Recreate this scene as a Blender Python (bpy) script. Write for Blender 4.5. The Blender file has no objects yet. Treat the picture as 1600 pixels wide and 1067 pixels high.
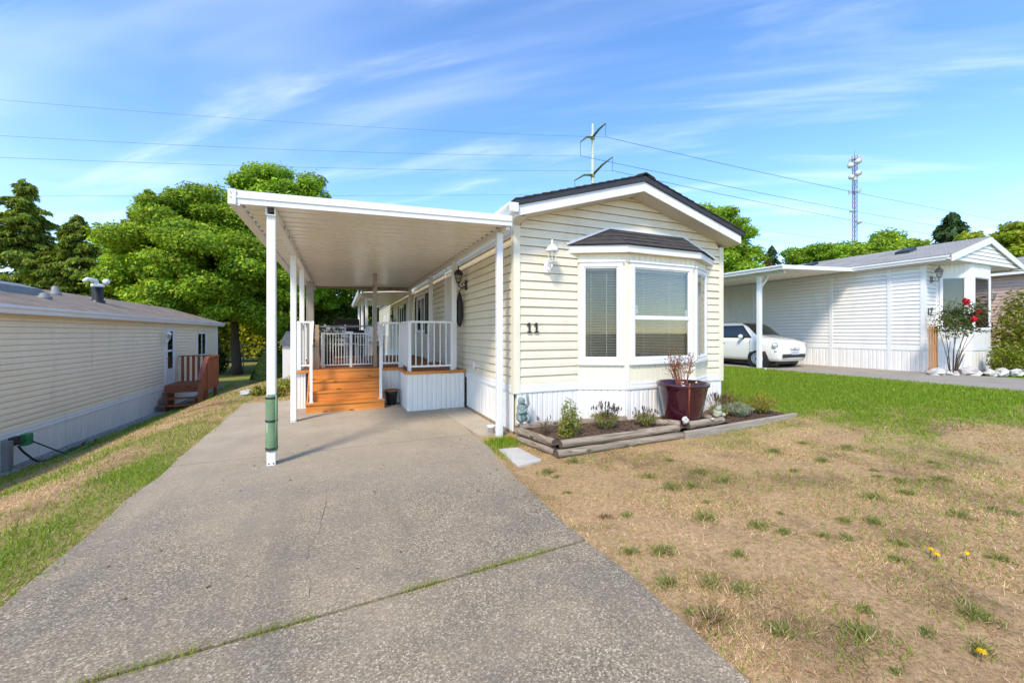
import bpy, math, random
import numpy as np
from mathutils import Vector, Matrix
random.seed(7); RNG = np.random.default_rng(11)
S = bpy.context.scene; COL = S.collection
PI = math.pi
# ------------------------------------------------------------------ camera
YAW = math.radians(23.2); HC = 1.45
cam = bpy.data.cameras.new('camera'); camo = bpy.data.objects.new('camera', cam); COL.objects.link(camo)
cam.sensor_width = 36; cam.lens = 630 / 1600 * 36; cam.shift_y = -13 / 1600
cam.clip_start = 0.05; cam.clip_end = 3000
camo.location = (0, 0, HC); camo.rotation_euler = (PI / 2, 0, -YAW)
S.camera = camo
# ------------------------------------------------------------------ sky and sun
SUN_EL = math.radians(47); SUN_AZ = (-0.70, -0.715)          # horizontal direction towards the sun
world = bpy.data.worlds.new('World'); S.world = world; world.use_nodes = True
wn = world.node_tree.nodes; wl = world.node_tree.links
for n in list(wn): wn.remove(n)
wo = wn.new('ShaderNodeOutputWorld'); bg = wn.new('ShaderNodeBackground'); bg.inputs[1].default_value = 0.15
sky = wn.new('ShaderNodeTexSky'); sky.sky_type = 'NISHITA'; sky.sun_disc = False
sky.sun_elevation = SUN_EL; sky.sun_rotation = math.atan2(SUN_AZ[0], SUN_AZ[1])
sky.air_density = 1.0; sky.dust_density = 0.1; sky.ozone_density = 2.6; sky.altitude = 50
def wmath(op, a, b=None, clamp=False):
    n = wn.new('ShaderNodeMath'); n.operation = op; n.use_clamp = clamp
    for i, q in enumerate((a, b)):
        if q is None: continue
        if isinstance(q, (int, float)): n.inputs[i].default_value = q
        else: wl.new(q, n.inputs[i])
    return n.outputs[0]
tc = wn.new('ShaderNodeTexCoord'); sp = wn.new('ShaderNodeSeparateXYZ'); wl.new(tc.outputs['Generated'], sp.inputs[0])
zz = wmath('ADD', wmath('MAXIMUM', sp.outputs[2], 0.0), 0.16)
cu = wmath('DIVIDE', sp.outputs[0], zz); cv = wmath('DIVIDE', sp.outputs[1], zz)
al = wmath('ADD', wmath('MULTIPLY', cu, -0.80), wmath('MULTIPLY', cv, 0.60))
ac = wmath('ADD', wmath('MULTIPLY', cu, 0.60), wmath('MULTIPLY', cv, 0.80))
def wnoise(sa, sc, off, detail, dist):
    c = wn.new('ShaderNodeCombineXYZ')
    wl.new(wmath('MULTIPLY', al, sa), c.inputs[0]); wl.new(wmath('MULTIPLY', ac, sc), c.inputs[1]); c.inputs[2].default_value = off
    n = wn.new('ShaderNodeTexNoise'); n.inputs['Scale'].default_value = 1; n.inputs['Detail'].default_value = detail
    n.inputs['Distortion'].default_value = dist; n.inputs['Roughness'].default_value = 0.55
    wl.new(c.outputs[0], n.inputs['Vector']); return n.outputs['Fac']
def wrange(v, a, b):
    m = wn.new('ShaderNodeMapRange'); m.interpolation_type = 'SMOOTHSTEP'
    m.inputs[1].default_value = a; m.inputs[2].default_value = b; wl.new(v, m.inputs[0]); return m.outputs[0]
streak = wrange(wnoise(0.85, 4.2, 5.9, 7, 0.35), 0.50, 0.86)
veil = wrange(wnoise(0.35, 1.1, 7.7, 4, 0.8), 0.44, 0.80)
cl = wmath('ADD', wmath('MULTIPLY', streak, 0.38), wmath('MULTIPLY', veil, 0.26), True)
hs = wn.new('ShaderNodeHueSaturation'); hs.inputs['Saturation'].default_value = 1.17; hs.inputs['Hue'].default_value = .504; hs.inputs['Value'].default_value = 1.0
wl.new(sky.outputs[0], hs.inputs['Color'])
mxw = wn.new('ShaderNodeMix'); mxw.data_type = 'RGBA'; wl.new(cl, mxw.inputs[0])
wl.new(hs.outputs[0], mxw.inputs[6]); mxw.inputs[7].default_value = (5.8, 5.9, 6.0, 1)
wl.new(mxw.outputs[2], bg.inputs[0]); wl.new(bg.outputs[0], wo.inputs[0])
sun = bpy.data.lights.new('sun', 'SUN'); sun.energy = 2.0; sun.angle = math.radians(11.0); sun.color = (1.0, 0.89, 0.73)
suno = bpy.data.objects.new('sun', sun); COL.objects.link(suno); suno.location = (-20, -20, 40)
ld = Vector((-SUN_AZ[0] * math.cos(SUN_EL), -SUN_AZ[1] * math.cos(SUN_EL), -math.sin(SUN_EL)))
suno.rotation_euler = ld.to_track_quat('-Z', 'Y').to_euler()
S.view_settings.view_transform = 'Standard'; S.view_settings.look = 'None'; S.view_settings.gamma = 1
S.view_settings.exposure = 1.16
S.render.engine = 'CYCLES'
# ------------------------------------------------------------------ materials
M = {}
def newmat(name):
    m = bpy.data.materials.new(name); m.use_nodes = True; nt = m.node_tree
    b = nt.nodes['Principled BSDF']; M[name] = m
    return m, nt, b
def nd(nt, t, **k):
    n = nt.nodes.new(t)
    for a, v in k.items():
        if a in n.inputs: n.inputs[a].default_value = v
        else: setattr(n, a, v)
    return n
def ramp(nt, fac, stops):
    r = nt.nodes.new('ShaderNodeValToRGB'); e = r.color_ramp.elements
    while len(e) < len(stops): e.new(0.5)
    for i, (p, c) in enumerate(stops):
        e[i].position = p; e[i].color = (*c, 1)
    nt.links.new(fac, r.inputs[0]); return r.outputs[0]
def pos(nt, sx=1, sy=1, sz=1):
    g = nt.nodes.new('ShaderNodeNewGeometry'); mp = nt.nodes.new('ShaderNodeMapping')
    mp.inputs['Scale'].default_value = (sx, sy, sz); nt.links.new(g.outputs['Position'], mp.inputs[0]); return mp.outputs[0]
def noise(nt, vec, scale, detail=4, rough=0.55, dist=0):
    n = nd(nt, 'ShaderNodeTexNoise', Scale=scale, Detail=detail, Roughness=rough, Distortion=dist)
    nt.links.new(vec, n.inputs['Vector']); return n.outputs['Fac']
def mix(nt, f, a, b, mode='MIX'):
    m = nt.nodes.new('ShaderNodeMix'); m.data_type = 'RGBA'; m.blend_type = mode
    for i, q in ((0, f), (6, a), (7, b)):
        if isinstance(q, (int, float)): m.inputs[i].default_value = q
        elif isinstance(q, tuple): m.inputs[i].default_value = (*q, 1)
        else: nt.links.new(q, m.inputs[i])
    return m.outputs[2]
def bump(nt, b, h, strength, dist=0.01):
    n = nd(nt, 'ShaderNodeBump', Strength=strength, Distance=dist); nt.links.new(h, n.inputs['Height']); nt.links.new(n.outputs[0], b.inputs['Normal'])
def pm(name, c1, c2=None, scale=3, rough=0.5, bmp=0, metal=0, st=(1, 1, 1), fine=60, dirt=None, coat=0):
    m, nt, b = newmat(name); b.inputs['Roughness'].default_value = rough; b.inputs['Metallic'].default_value = metal
    if coat: b.inputs['Coat Weight'].default_value = coat; b.inputs['Coat Roughness'].default_value = 0.05
    if c2 is None: c2 = tuple(x * 0.88 for x in c1)
    v = pos(nt, *st); f = noise(nt, v, scale, 6, 0.6)
    c = ramp(nt, f, [(0.3, c2), (0.7, c1)])
    if dirt:
        d = noise(nt, pos(nt, 2.2, 2.2, 0.5), 1.7, 7, 0.7)
        c = mix(nt, ramp(nt, d, [(0.52, (0, 0, 0)), (0.8, (dirt[3],) * 3)]), c, tuple(dirt[:3]))
    nt.links.new(c, b.inputs['Base Color'])
    if bmp: bump(nt, b, noise(nt, v, fine, 4), bmp)
    return m
pm('cream', (.78, .71, .55), (.74, .67, .51), 1.3, .42, .05, dirt=(.45, .40, .28, .35))
pm('cream_trim', (.79, .74, .58), (.75, .70, .54), 2, .4, .04, dirt=(.45, .40, .28, .35))
pm('beige', (.90, .78, .58), (.86, .74, .54), 1.1, .45, .05, dirt=(.35, .31, .24, .3))
pm('white_vinyl', (.82, .80, .76), (.77, .75, .71), 1.5, .38, .04, dirt=(.45, .43, .38, .42))
pm('white_metal', (.80, .80, .79), (.75, .75, .74), 2, .33, .03, dirt=(.5, .48, .43, .3))
pm('pan_white', (.87, .82, .72), (.83, .78, .68), 1.5, .25, .02)
pm('soffit', (.66, .61, .50), (.60, .55, .44), 1.2, .6, .05)
pm('white_trim', (.80, .80, .79), (.74, .74, .73), 3, .45, .06, dirt=(.40, .38, .33, .4))
pm('pink_vinyl', (.62, .47, .40), (.57, .42, .36), 1.2, .5, .05)
pm('black_metal', (.012, .012, .013), (.02, .02, .02), 8, .4, .1)
pm('black_plastic', (.015, .015, .016), (.03, .03, .03), 8, .55, .1)
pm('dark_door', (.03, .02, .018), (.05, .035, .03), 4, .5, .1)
pm('dark_room', (.03, .034, .036), (.022, .025, .026), 1, .9)  # near-black base colour, imitates unlit interiors
pm('grey_metal', (.26, .26, .26), (.19, .19, .19), 6, .6, .1, metal=.2)
pm('galv', (.42, .45, .42), (.34, .37, .35), 6, .45, .1, metal=.3)
pm('pole_green', (.45, .52, .42), (.38, .45, .36), 2, .6, .1)
pm('arm_green', (.10, .16, .07), (.06, .10, .05), 2, .6, .1)
pm('mast_red', (.13, .06, .055), (.22, .19, .19), .6, .6, .1)
pm('dish', (.62, .62, .61), (.42, .42, .42), 2, .5)
pm('wire', (.07, .08, .10), (.06, .07, .09), 1, .6)
pm('terracotta', (.40, .14, .05), (.30, .10, .035), 9, .8, .2)
pm('foam', (.17, .27, .14), (.13, .22, .11), 6, .85, .5, fine=40)
pm('soil', (.115, .075, .048), (.05, .032, .02), 9, .95, 1.0, fine=45)
pm('mulch', (.19, .115, .07), (.06, .036, .022), 30, .95, 1.0, fine=90)
pm('concrete_pad', (.50, .43, .33), (.36, .31, .24), 2.2, .9, .35, fine=80, dirt=(.25, .2, .13, .6))
pm('paver', (.56, .53, .47), (.44, .41, .36), 4, .9, .35, fine=70)
pm('stone', (.55, .54, .51), (.36, .35, .33), 5, .9, .6, fine=18)
pm('white_stone', (.66, .64, .60), (.36, .34, .31), 9, .85, .6, fine=20)
pm('gravel', (.42, .42, .42), (.15, .15, .15), 30, .9, .8, fine=60)
pm('statue_green', (.27, .34, .31), (.13, .18, .17), 12, .75, .6, fine=50)
pm('statue_stone', (.42, .44, .33), (.25, .27, .19), 14, .85, .6, fine=50)
pm('pot_glaze', (.050, .007, .017), (.036, .005, .013), 3, .12, .03, coat=.6)
pm('cardecal', (.30, .30, .45), (.5, .5, .6), 60, .5)
pm('shed_wall', (.26, .23, .20), (.17, .15, .13), 4, .9, .3, st=(6, 6, .6))
pm('shed_roof', (.16, .17, .19), (.10, .11, .12), 5, .9, .4)
pm('bark', (.075, .05, .033), (.035, .024, .017), 5, .95, 1.0, st=(3, 3, .5), fine=14)
pm('twig', (.16, .10, .07), (.10, .06, .04), 12, .9)
pm('redtwig', (.33, .10, .05), (.25, .07, .04), 12, .7)
pm('rosecane', (.12, .10, .05), (.10, .05, .035), 12, .8)
pm('green_plastic', (.02, .24, .09), (.015, .18, .07), 4, .4)
pm('tire', (.012, .012, .012), (.02, .02, .02), 20, .8, .2)
pm('carpaint', (.80, .79, .74), (.79, .78, .73), 1, .22, coat=1.0)
pm('chrome', (.6, .6, .62), (.55, .55, .57), 4, .15, metal=1)
pm('hubcap', (.62, .63, .65), (.55, .56, .58), 4, .3, metal=.3)
pm('redlens', (.45, .02, .015), (.4, .02, .015), 4, .2)
pm('lens', (.62, .63, .62), (.45, .46, .46), 16, .1, metal=.3, coat=1)
pm('flower_yellow', (.80, .62, .01), (.75, .5, .01), 20, .7)
pm('flower_red', (.62, .012, .022), (.45, .008, .018), 20, .6)
pm('numeral', (.035, .03, .022), (.02, .018, .014), 20, .45)
pm('sticker', (.75, .75, .78), (.25, .24, .4), 50, .5)
pm('blind', (.82, .82, .77), (.78, .78, .73), 2, .5)
def woodmat(name, c1, c2, c3, ax, rough=.55, knots=True, bm=.25):
    m, nt, b = newmat(name); b.inputs['Roughness'].default_value = rough
    st = [14, 14, 14]; st[ax] = .9
    f = noise(nt, pos(nt, *st), 1.4, 8, .65, 1.2); c = ramp(nt, f, [(.25, c2), (.5, c1), (.72, c3)])
    if knots:
        s2 = [7, 7, 7]; s2[ax] = 3.2
        v = nd(nt, 'ShaderNodeTexVoronoi', Scale=1.0); nt.links.new(pos(nt, *s2), v.inputs['Vector'])
        c = mix(nt, ramp(nt, v.outputs['Distance'], [(.10, (.85, .85, .85)), (.2, (0, 0, 0))]), c, tuple(x * .35 for x in c2))
    nt.links.new(c, b.inputs['Base Color']); bump(nt, b, f, bm)
woodmat('cedar', (.62, .215, .03), (.40, .115, .015), (.74, .32, .07), 0)
woodmat('cedar_deck', (.30, .10, .028), (.20, .065, .02), (.38, .14, .045), 0)
woodmat('cedar_post', (.42, .30, .19), (.32, .22, .13), (.50, .38, .26), 2)
woodmat('redwood', (.30, .085, .032), (.19, .05, .018), (.40, .125, .05), 2, .5)
woodmat('redwood_x', (.30, .085, .032), (.19, .05, .018), (.40, .125, .05), 0, .5)
woodmat('grey_post', (.30, .27, .22), (.22, .20, .16), (.36, .33, .28), 2)
woodmat('log_x', (.27, .215, .155), (.06, .045, .03), (.46, .40, .32), 0, .9, True, .8)
woodmat('log_y', (.25, .19, .13), (.055, .04, .027), (.42, .35, .27), 1, .9, True, .8)
woodmat('log_end', (.09, .065, .045), (.03, .022, .016), (.16, .12, .09), 2, .95, False, .6)
woodmat('edge_board', (.33, .28, .22), (.20, .165, .13), (.42, .37, .30), 0, .9, False, .5)
woodmat('trellis', (.48, .22, .07), (.36, .15, .04), (.55, .28, .1), 2)
def shinglemat(name, c1, c2, c3, ax):
    m, nt, b = newmat(name); b.inputs['Roughness'].default_value = .95
    g = nt.nodes.new('ShaderNodeNewGeometry'); s = nt.nodes.new('ShaderNodeSeparateXYZ'); nt.links.new(g.outputs['Position'], s.inputs[0])
    cb = nt.nodes.new('ShaderNodeCombineXYZ')
    nt.links.new(s.outputs[1 if ax == 1 else 0], cb.inputs[0]); nt.links.new(s.outputs[0 if ax == 1 else 1], cb.inputs[1])
    br = nd(nt, 'ShaderNodeTexBrick', Scale=1.0); br.inputs['Brick Width'].default_value = .30; br.inputs['Row Height'].default_value = .13
    br.inputs['Mortar Size'].default_value = .008; br.inputs['Bias'].default_value = 0
    br.inputs['Color1'].default_value = (*c1, 1); br.inputs['Color2'].default_value = (*c2, 1); br.inputs['Mortar'].default_value = (*[x * .35 for x in c2], 1)
    nt.links.new(cb.outputs[0], br.inputs['Vector'])
    f = noise(nt, pos(nt), 1.5, 8, .7)
    c = mix(nt, ramp(nt, f, [(.35, (0, 0, 0)), (.75, (.7, .7, .7))]), br.outputs['Color'], c3)
    gr = noise(nt, pos(nt), 120, 2)
    c = mix(nt, .5, c, ramp(nt, gr, [(.3, (.25, .25, .25)), (.7, (.8, .8, .8))]), 'OVERLAY')
    nt.links.new(c, b.inputs['Base Color'])
    bump(nt, b, br.outputs['Fac'], -.6, .02)
shinglemat('shingle_brown', (.25, .19, .14), (.165, .12, .09), (.32, .255, .19), 1)
shinglemat('shingle_grey', (.30, .285, .26), (.23, .22, .205), (.38, .365, .335), 1)
pm('shingle_dark', (.062, .055, .054), (.034, .031, .032), 6, .95, .6, fine=120)
pm('roof_edge', (.035, .036, .042), (.025, .026, .03), 4, .6, .2)
def glassmat(name, tint, refl):
    m = bpy.data.materials.new(name); m.use_nodes = True; nt = m.node_tree; M[name] = m
    nt.nodes.remove(nt.nodes['Principled BSDF']); out = nt.nodes['Material Output']
    t = nd(nt, 'ShaderNodeBsdfTransparent'); t.inputs[0].default_value = (*tint, 1)
    g = nd(nt, 'ShaderNodeBsdfGlossy', Roughness=.02); lw = nd(nt, 'ShaderNodeLayerWeight', Blend=.28); f = nd(nt, 'ShaderNodeMapRange'); f.inputs[3].default_value = refl; f.inputs[4].default_value = .6; nt.links.new(lw.outputs['Facing'], f.inputs[0])
    x = nd(nt, 'ShaderNodeMixShader'); nt.links.new(f.outputs[0], x.inputs[0]); nt.links.new(t.outputs[0], x.inputs[1]); nt.links.new(g.outputs[0], x.inputs[2])
    nt.links.new(x.outputs[0], out.inputs[0])
glassmat('glass', (.86, .88, .86), .03); glassmat('mirror_glass', (.25, .3, .33), .30)
def leafmat(name, trans=.35, rough=.55):
    m, nt, b = newmat(name); out = nt.nodes['Material Output']
    a = nd(nt, 'ShaderNodeAttribute'); a.attribute_name = 'Col'
    b.inputs['Roughness'].default_value = rough; b.inputs['Specular IOR Level'].default_value = .25
    nt.links.new(a.outputs['Color'], b.inputs['Base Color'])
    tr = nd(nt, 'ShaderNodeBsdfTranslucent'); nt.links.new(mix(nt, 1.0, a.outputs['Color'], (1.25, 1.2, .6), 'MULTIPLY'), tr.inputs[0])
    x = nd(nt, 'ShaderNodeMixShader'); x.inputs[0].default_value = trans
    nt.links.new(b.outputs[0], x.inputs[1]); nt.links.new(tr.outputs[0], x.inputs[2]); nt.links.new(x.outputs[0], out.inputs[0])
leafmat('leaf', .45); leafmat('needle', .3, .7); leafmat('blade', .25, .65)
# aggregate concrete
m, nt, b = newmat('aggregate'); b.inputs['Roughness'].default_value = .9
p = pos(nt); v1 = nd(nt, 'ShaderNodeTexVoronoi', Scale=125); nt.links.new(p, v1.inputs['Vector'])
sv = nd(nt, 'ShaderNodeSeparateColor'); nt.links.new(v1.outputs['Color'], sv.inputs[0])
c = ramp(nt, sv.outputs[0], [(0, (.06, .045, .028)), (.32, (.165, .130, .084)), (.62, (.295, .236, .155)), (.84, (.45, .37, .255)), (1, (.72, .61, .44))])
c = mix(nt, ramp(nt, v1.outputs['Distance'], [(.35, (0, 0, 0)), (.62, (.55, .55, .55))]), c, (.17, .14, .10))
big = noise(nt, p, .55, 6, .6, .4); c = mix(nt, ramp(nt, big, [(.36, (0, 0, 0)), (.68, (.65, .65, .65))]), c, (.42, .32, .195))
med = noise(nt, pos(nt, 1, 1, 1), 2.3, 7, .7); c = mix(nt, ramp(nt, med, [(.46, (0, 0, 0)), (.72, (.6, .6, .6))]), c, (.15, .128, .10))
ty = noise(nt, pos(nt, 2.6, .22, 1), 1.0, 5, .6); c = mix(nt, ramp(nt, ty, [(.5, (0, 0, 0)), (.7, (.5, .5, .5))]), c, (.14, .118, .092))
# smoother tan concrete further in, under the cover
g = nt.nodes.new('ShaderNodeNewGeometry'); s = nt.nodes.new('ShaderNodeSeparateXYZ'); nt.links.new(g.outputs['Position'], s.inputs[0])
ad = nd(nt, 'ShaderNodeMath', operation='MULTIPLY_ADD'); nt.links.new(med, ad.inputs[0]); ad.inputs[1].default_value = 2.2; nt.links.new(s.outputs[1], ad.inputs[2])
mr = nd(nt, 'ShaderNodeMapRange'); mr.inputs[1].default_value = 4.2; mr.inputs[2].default_value = 8.0; mr.inputs[4].default_value = .8; nt.links.new(ad.outputs[0], mr.inputs[0])
fc = ramp(nt, noise(nt, p, 1.4, 8, .7), [(.3, (.36, .295, .21)), (.7, (.50, .42, .31))])
c = mix(nt, mr.outputs[0], c, fc)
nt.links.new(c, b.inputs['Base Color']); bump(nt, b, v1.outputs['Distance'], -.55, .008)
pm('asphalt_drive', (.36, .31, .25), (.27, .235, .19), 1.5, .9, .4, fine=90)
# ground
m, nt, b = newmat('earth'); b.inputs['Roughness'].default_value = .95; b.inputs['Specular IOR Level'].default_value = .1
a = nd(nt, 'ShaderNodeAttribute'); a.attribute_name = 'green'; p = pos(nt)
n1 = noise(nt, p, 26, 6, .7); n2 = noise(nt, p, 2.2, 5, .6)
dry = ramp(nt, n1, [(.25, (.28, .165, .08)), (.5, (.50, .32, .165)), (.75, (.66, .46, .26))])
dry = mix(nt, ramp(nt, n2, [(.45, (0, 0, 0)), (.8, (.5, .5, .5))]), dry, (.30, .20, .11))
grn = ramp(nt, n1, [(.25, (.09, .14, .012)), (.7, (.19, .28, .025))])
dry = mix(nt, ramp(nt, noise(nt, p, 1.1, 7, .68), [(.50, (0, 0, 0)), (.66, (.8, .8, .8))]), dry, (.17, .105, .06)); c = mix(nt, a.outputs['Fac'], dry, grn); nt.links.new(c, b.inputs['Base Color']); bump(nt, b, n1, .8, .03)
# ------------------------------------------------------------------ geometry helpers
ORG = {}
class MB:
    def __init__(s): s.v = []; s.f = []
    def add(s, vs, fs):
        o = len(s.v); s.v += [tuple(q) for q in vs]; s.f += [tuple(i + o for i in q) for q in fs]; return s
    def box(s, x0, y0, z0, x1, y1, z1):
        return s.add([(x0, y0, z0), (x1, y0, z0), (x1, y1, z0), (x0, y1, z0), (x0, y0, z1), (x1, y0, z1), (x1, y1, z1), (x0, y1, z1)],
                     [(0, 3, 2, 1), (4, 5, 6, 7), (0, 1, 5, 4), (1, 2, 6, 5), (2, 3, 7, 6), (3, 0, 4, 7)])
    def hexa(s, b, t):                       # 4 bottom, 4 top points
        return s.add(list(b) + list(t), [(3, 2, 1, 0), (4, 5, 6, 7), (0, 1, 5, 4), (1, 2, 6, 5), (2, 3, 7, 6), (3, 0, 4, 7)])
    def bar(s, p, q, w, h=None, up=(0, 0, 1)):
        h = h or w; p = Vector(p); q = Vector(q); d = (q - p).normalized(); u = Vector(up)
        if abs(d.dot(u)) > .98: u = Vector((0, 1, 0))
        a = d.cross(u).normalized() * (w / 2); c = a.cross(d).normalized() * (h / 2)
        return s.hexa([p - a - c, p + a - c, q + a - c, q - a - c], [p - a + c, p + a + c, q + a + c, q - a + c])
    def tube(s, pts, r, n=8, cap=True):
        pts = [Vector(q) for q in pts]; rs = r if isinstance(r, (list, tuple)) else [r] * len(pts); o = len(s.v); a = None
        for i, q in enumerate(pts):
            d = (pts[min(i + 1, len(pts) - 1)] - pts[max(i - 1, 0)]).normalized()
            if a is None: a = d.orthogonal().normalized()
            a = (a - d * a.dot(d)).normalized(); c = d.cross(a)
            for k in range(n):
                t = 2 * PI * k / n; s.v.append(tuple(q + (a * math.cos(t) + c * math.sin(t)) * rs[i]))
        for i in range(len(pts) - 1):
            for k in range(n):
                k2 = (k + 1) % n; s.f.append((o + i * n + k, o + i * n + k2, o + (i + 1) * n + k2, o + (i + 1) * n + k))
        if cap:
            s.f.append(tuple(o + k for k in reversed(range(n)))); e = o + (len(pts) - 1) * n; s.f.append(tuple(e + k for k in range(n)))
        return s
    def lathe(s, prof, c=(0, 0, 0), n=24, sx=1, sy=1):
        o = len(s.v)
        for r, z in prof:
            for k in range(n):
                t = 2 * PI * k / n; s.v.append((c[0] + r * math.cos(t) * sx, c[1] + r * math.sin(t) * sy, c[2] + z))
        for i in range(len(prof) - 1):
            for k in range(n):
                k2 = (k + 1) % n; s.f.append((o + i * n + k, o + i * n + k2, o + (i + 1) * n + k2, o + (i + 1) * n + k))
        s.f.append(tuple(o + k for k in reversed(range(n)))); e = o + (len(prof) - 1) * n; s.f.append(tuple(e + k for k in range(n)))
        return s
    def ball(s, c, rx, ry=None, rz=None, n=12, m=8):
        ry = ry or rx; rz = rz or rx
        pr = [(max(.001, math.sin(PI * i / m)), -math.cos(PI * i / m)) for i in range(m + 1)]; o = len(s.v)
        s.lathe(pr, (0, 0, 0), n)
        for i in range(o, len(s.v)):
            x, y, z = s.v[i]; s.v[i] = (c[0] + x * rx, c[1] + y * ry, c[2] + z * rz)
        return s
    def prism(s, poly, fn, a, b):            # poly in 2D, fn(p2, t) -> 3D
        n = len(poly); o = len(s.v)
        for t in (a, b):
            for q in poly: s.v.append(tuple(fn(q, t)))
        s.f.append(tuple(o + i for i in reversed(range(n)))); s.f.append(tuple(o + n + i for i in range(n)))
        for i in range(n):
            j = (i + 1) % n; s.f.append((o + i, o + j, o + n + j, o + n + i))
        return s
    def build(s, name, mat, parent=None, smooth=False, bevel=0, local=False, org=None):
        vs = np.array(s.v, dtype=float)
        if local: o = np.zeros(3)
        elif parent is not None: o = np.array(ORG[parent.name])
        elif org is not None: o = np.array(org, dtype=float)
        else: o = np.array([(vs[:, 0].min() + vs[:, 0].max()) / 2, (vs[:, 1].min() + vs[:, 1].max()) / 2, vs[:, 2].min()])
        me = bpy.data.meshes.new(name); me.from_pydata((vs - o).tolist(), [], s.f)
        if mat: me.materials.append(M[mat])
        if smooth: me.polygons.foreach_set('use_smooth', [True] * len(me.polygons))
        ob = bpy.data.objects.new(name, me); COL.objects.link(ob)
        if parent is not None: ob.parent = parent; ORG[ob.name] = ORG[parent.name]
        elif not local: ob.location = o; ORG[ob.name] = tuple(o)
        else: ORG[ob.name] = (0, 0, 0)
        if bevel:
            bv = ob.modifiers.new('bevel', 'BEVEL'); bv.width = bevel; bv.segments = 2; bv.limit_method = 'ANGLE'
        return ob
def tag(o, label=None, cat=None, group=None, kind=None):
    if label: o['label'] = label
    if cat: o['category'] = cat
    if group: o['group'] = group
    if kind: o['kind'] = kind
    return o
def thing(name, label, cat, loc=(0, 0, 0), group=None):
    o = bpy.data.objects.new(name, None); COL.objects.link(o); o.location = loc; o.empty_display_size = .2; ORG[o.name] = tuple(loc)
    return tag(o, label, cat, group)
def inst(src, parent, loc, rotz=0, scale=None):
    o = bpy.data.objects.new(src.name.split('.')[0], src.data); COL.objects.link(o); g = ORG[parent.name] if parent else (0, 0, 0)
    if parent: o.parent = parent
    o.location = (loc[0] - g[0], loc[1] - g[1], loc[2] - g[2]); o.rotation_euler = (0, 0, rotz)
    if scale: o.scale = scale
    ORG[o.name] = tuple(loc); return o
def sstep(x): x = np.clip(x, 0, 1); return x * x * (3 - 2 * x)
_lat = RNG.random((64, 64))
def vnoise(x, y):
    xi = np.floor(x).astype(int); yi = np.floor(y).astype(int); fx = x - xi; fy = y - yi; fx = fx * fx * (3 - 2 * fx); fy = fy * fy * (3 - 2 * fy)
    g = lambda i, j: _lat[i % 64, j % 64]
    return (g(xi, yi) * (1 - fx) + g(xi + 1, yi) * fx) * (1 - fy) + (g(xi, yi + 1) * (1 - fx) + g(xi + 1, yi + 1) * fx) * fy
def fbm(x, y, o=4):
    r = 0; a = .5
    for i in range(o): r = r + a * vnoise(x * 2 ** i + 17 * i, y * 2 ** i + 5 * i); a *= .5
    return r / (1 - .5 ** o)
# ------------------------------------------------------------------ terrain
def hgt(X, Y):
    X = np.asarray(X, float); Y = np.asarray(Y, float)
    zc = -.85 * sstep((Y - 11) / 16) * (1 - sstep((X - 3) / 6))
    zl = -(1.02 + .22 * np.clip((Y - 9) / 9, 0, 1))
    s = sstep((-1.95 - X) / 3.6)
    z = zc + (np.minimum(zl, zc) - zc) * s
    z = z + .32 * sstep((X - 4.8) / 7.2)
    return z + .02 * (fbm(X * .8 + 3, Y * .8, 2) - .5) * sstep(np.maximum(-1.9 - X, X - 1.8) / 1.0)
def green(X, Y):
    X = np.asarray(X, float); Y = np.asarray(Y, float)
    n = fbm(X * .9 + 9, Y * .9 + 2, 4); n2 = fbm(X * 2.7 + 1, Y * 2.7 + 7, 3)
    gr = sstep((.62 * (X - 6.6) + .78 * (Y - 3.9) + 3.0 * (n - .5) + .9) / 2.2)
    gr = np.maximum(gr, .22 * sstep((n2 - .50) / .12) * sstep((X + Y - 4.6) / 3) + .42 * sstep((n - .42) / .2) * sstep((X + Y - 7.6) / 2.5) + .06)
    gr = gr * (1 - .55 * sstep((n2 - .52) / .12) * (1 - sstep((.62 * (X - 6.6) + .78 * (Y - 3.9) - .6) / 2.0)))
    edge = .8 * np.exp(-((X + 1.93) / .30) ** 2) * (1 - .8 * sstep((Y - 4.5) / 4))
    wall = np.exp(-((X + 5.2) / .55) ** 2) * .75
    gl = np.clip(edge + wall + .60 * sstep((n - .56) / .08) * (1 - sstep((Y - 6.0) / 3.0)) + .26 * sstep((n2 - .50) / .12) + .02, 0, 1)
    far = sstep((Y - 20) / 8) * .6
    return np.where(X < 0, np.clip(np.maximum(gl * (.85 + .3 * (n2 - .5)), far), 0, 1), gr)
def grad(a, b, st, far):
    core = list(np.arange(a, b + 1e-6, st)); g = st; lo = []; hi = []; x = a; y = b
    while x > -far: g *= 1.28; x -= g; lo.append(x)
    g = st
    while y < far: g *= 1.28; y += g; hi.append(y)
    return np.array(lo[::-1] + core + hi)
xs = grad(-9, 19, .22, 900); ys = grad(-1, 36, .25, 900)
GX, GY = np.meshgrid(xs, ys); GZ = hgt(GX, GY)
def under(X, Y): return ((X > -1.45) & (X < 1.36) & (Y < 9.4)) | ((X > 12.3) & (X < 22) & (Y < 30) & (Y > -30)) | ((X > -1) & (X < 2.3) & (Y > 5.5) & (Y < 9))
GZ = GZ - .06 * under(GX, GY)
nx, ny = len(xs), len(ys); idx = np.arange(nx * ny).reshape(ny, nx)
quads = np.stack([idx[:-1, :-1], idx[:-1, 1:], idx[1:, 1:], idx[1:, :-1]], -1).reshape(-1, 4)
me = bpy.data.meshes.new('ground'); me.from_pydata(np.stack([GX, GY, GZ], -1).reshape(-1, 3).tolist(), [], quads.tolist()); me.materials.append(M['earth'])
at_ = me.attributes.new('green', 'FLOAT', 'POINT'); at_.data.foreach_set('value', green(GX, GY).ravel().astype(np.float32))
me.polygons.foreach_set('use_smooth', [True] * len(me.polygons))
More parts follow.
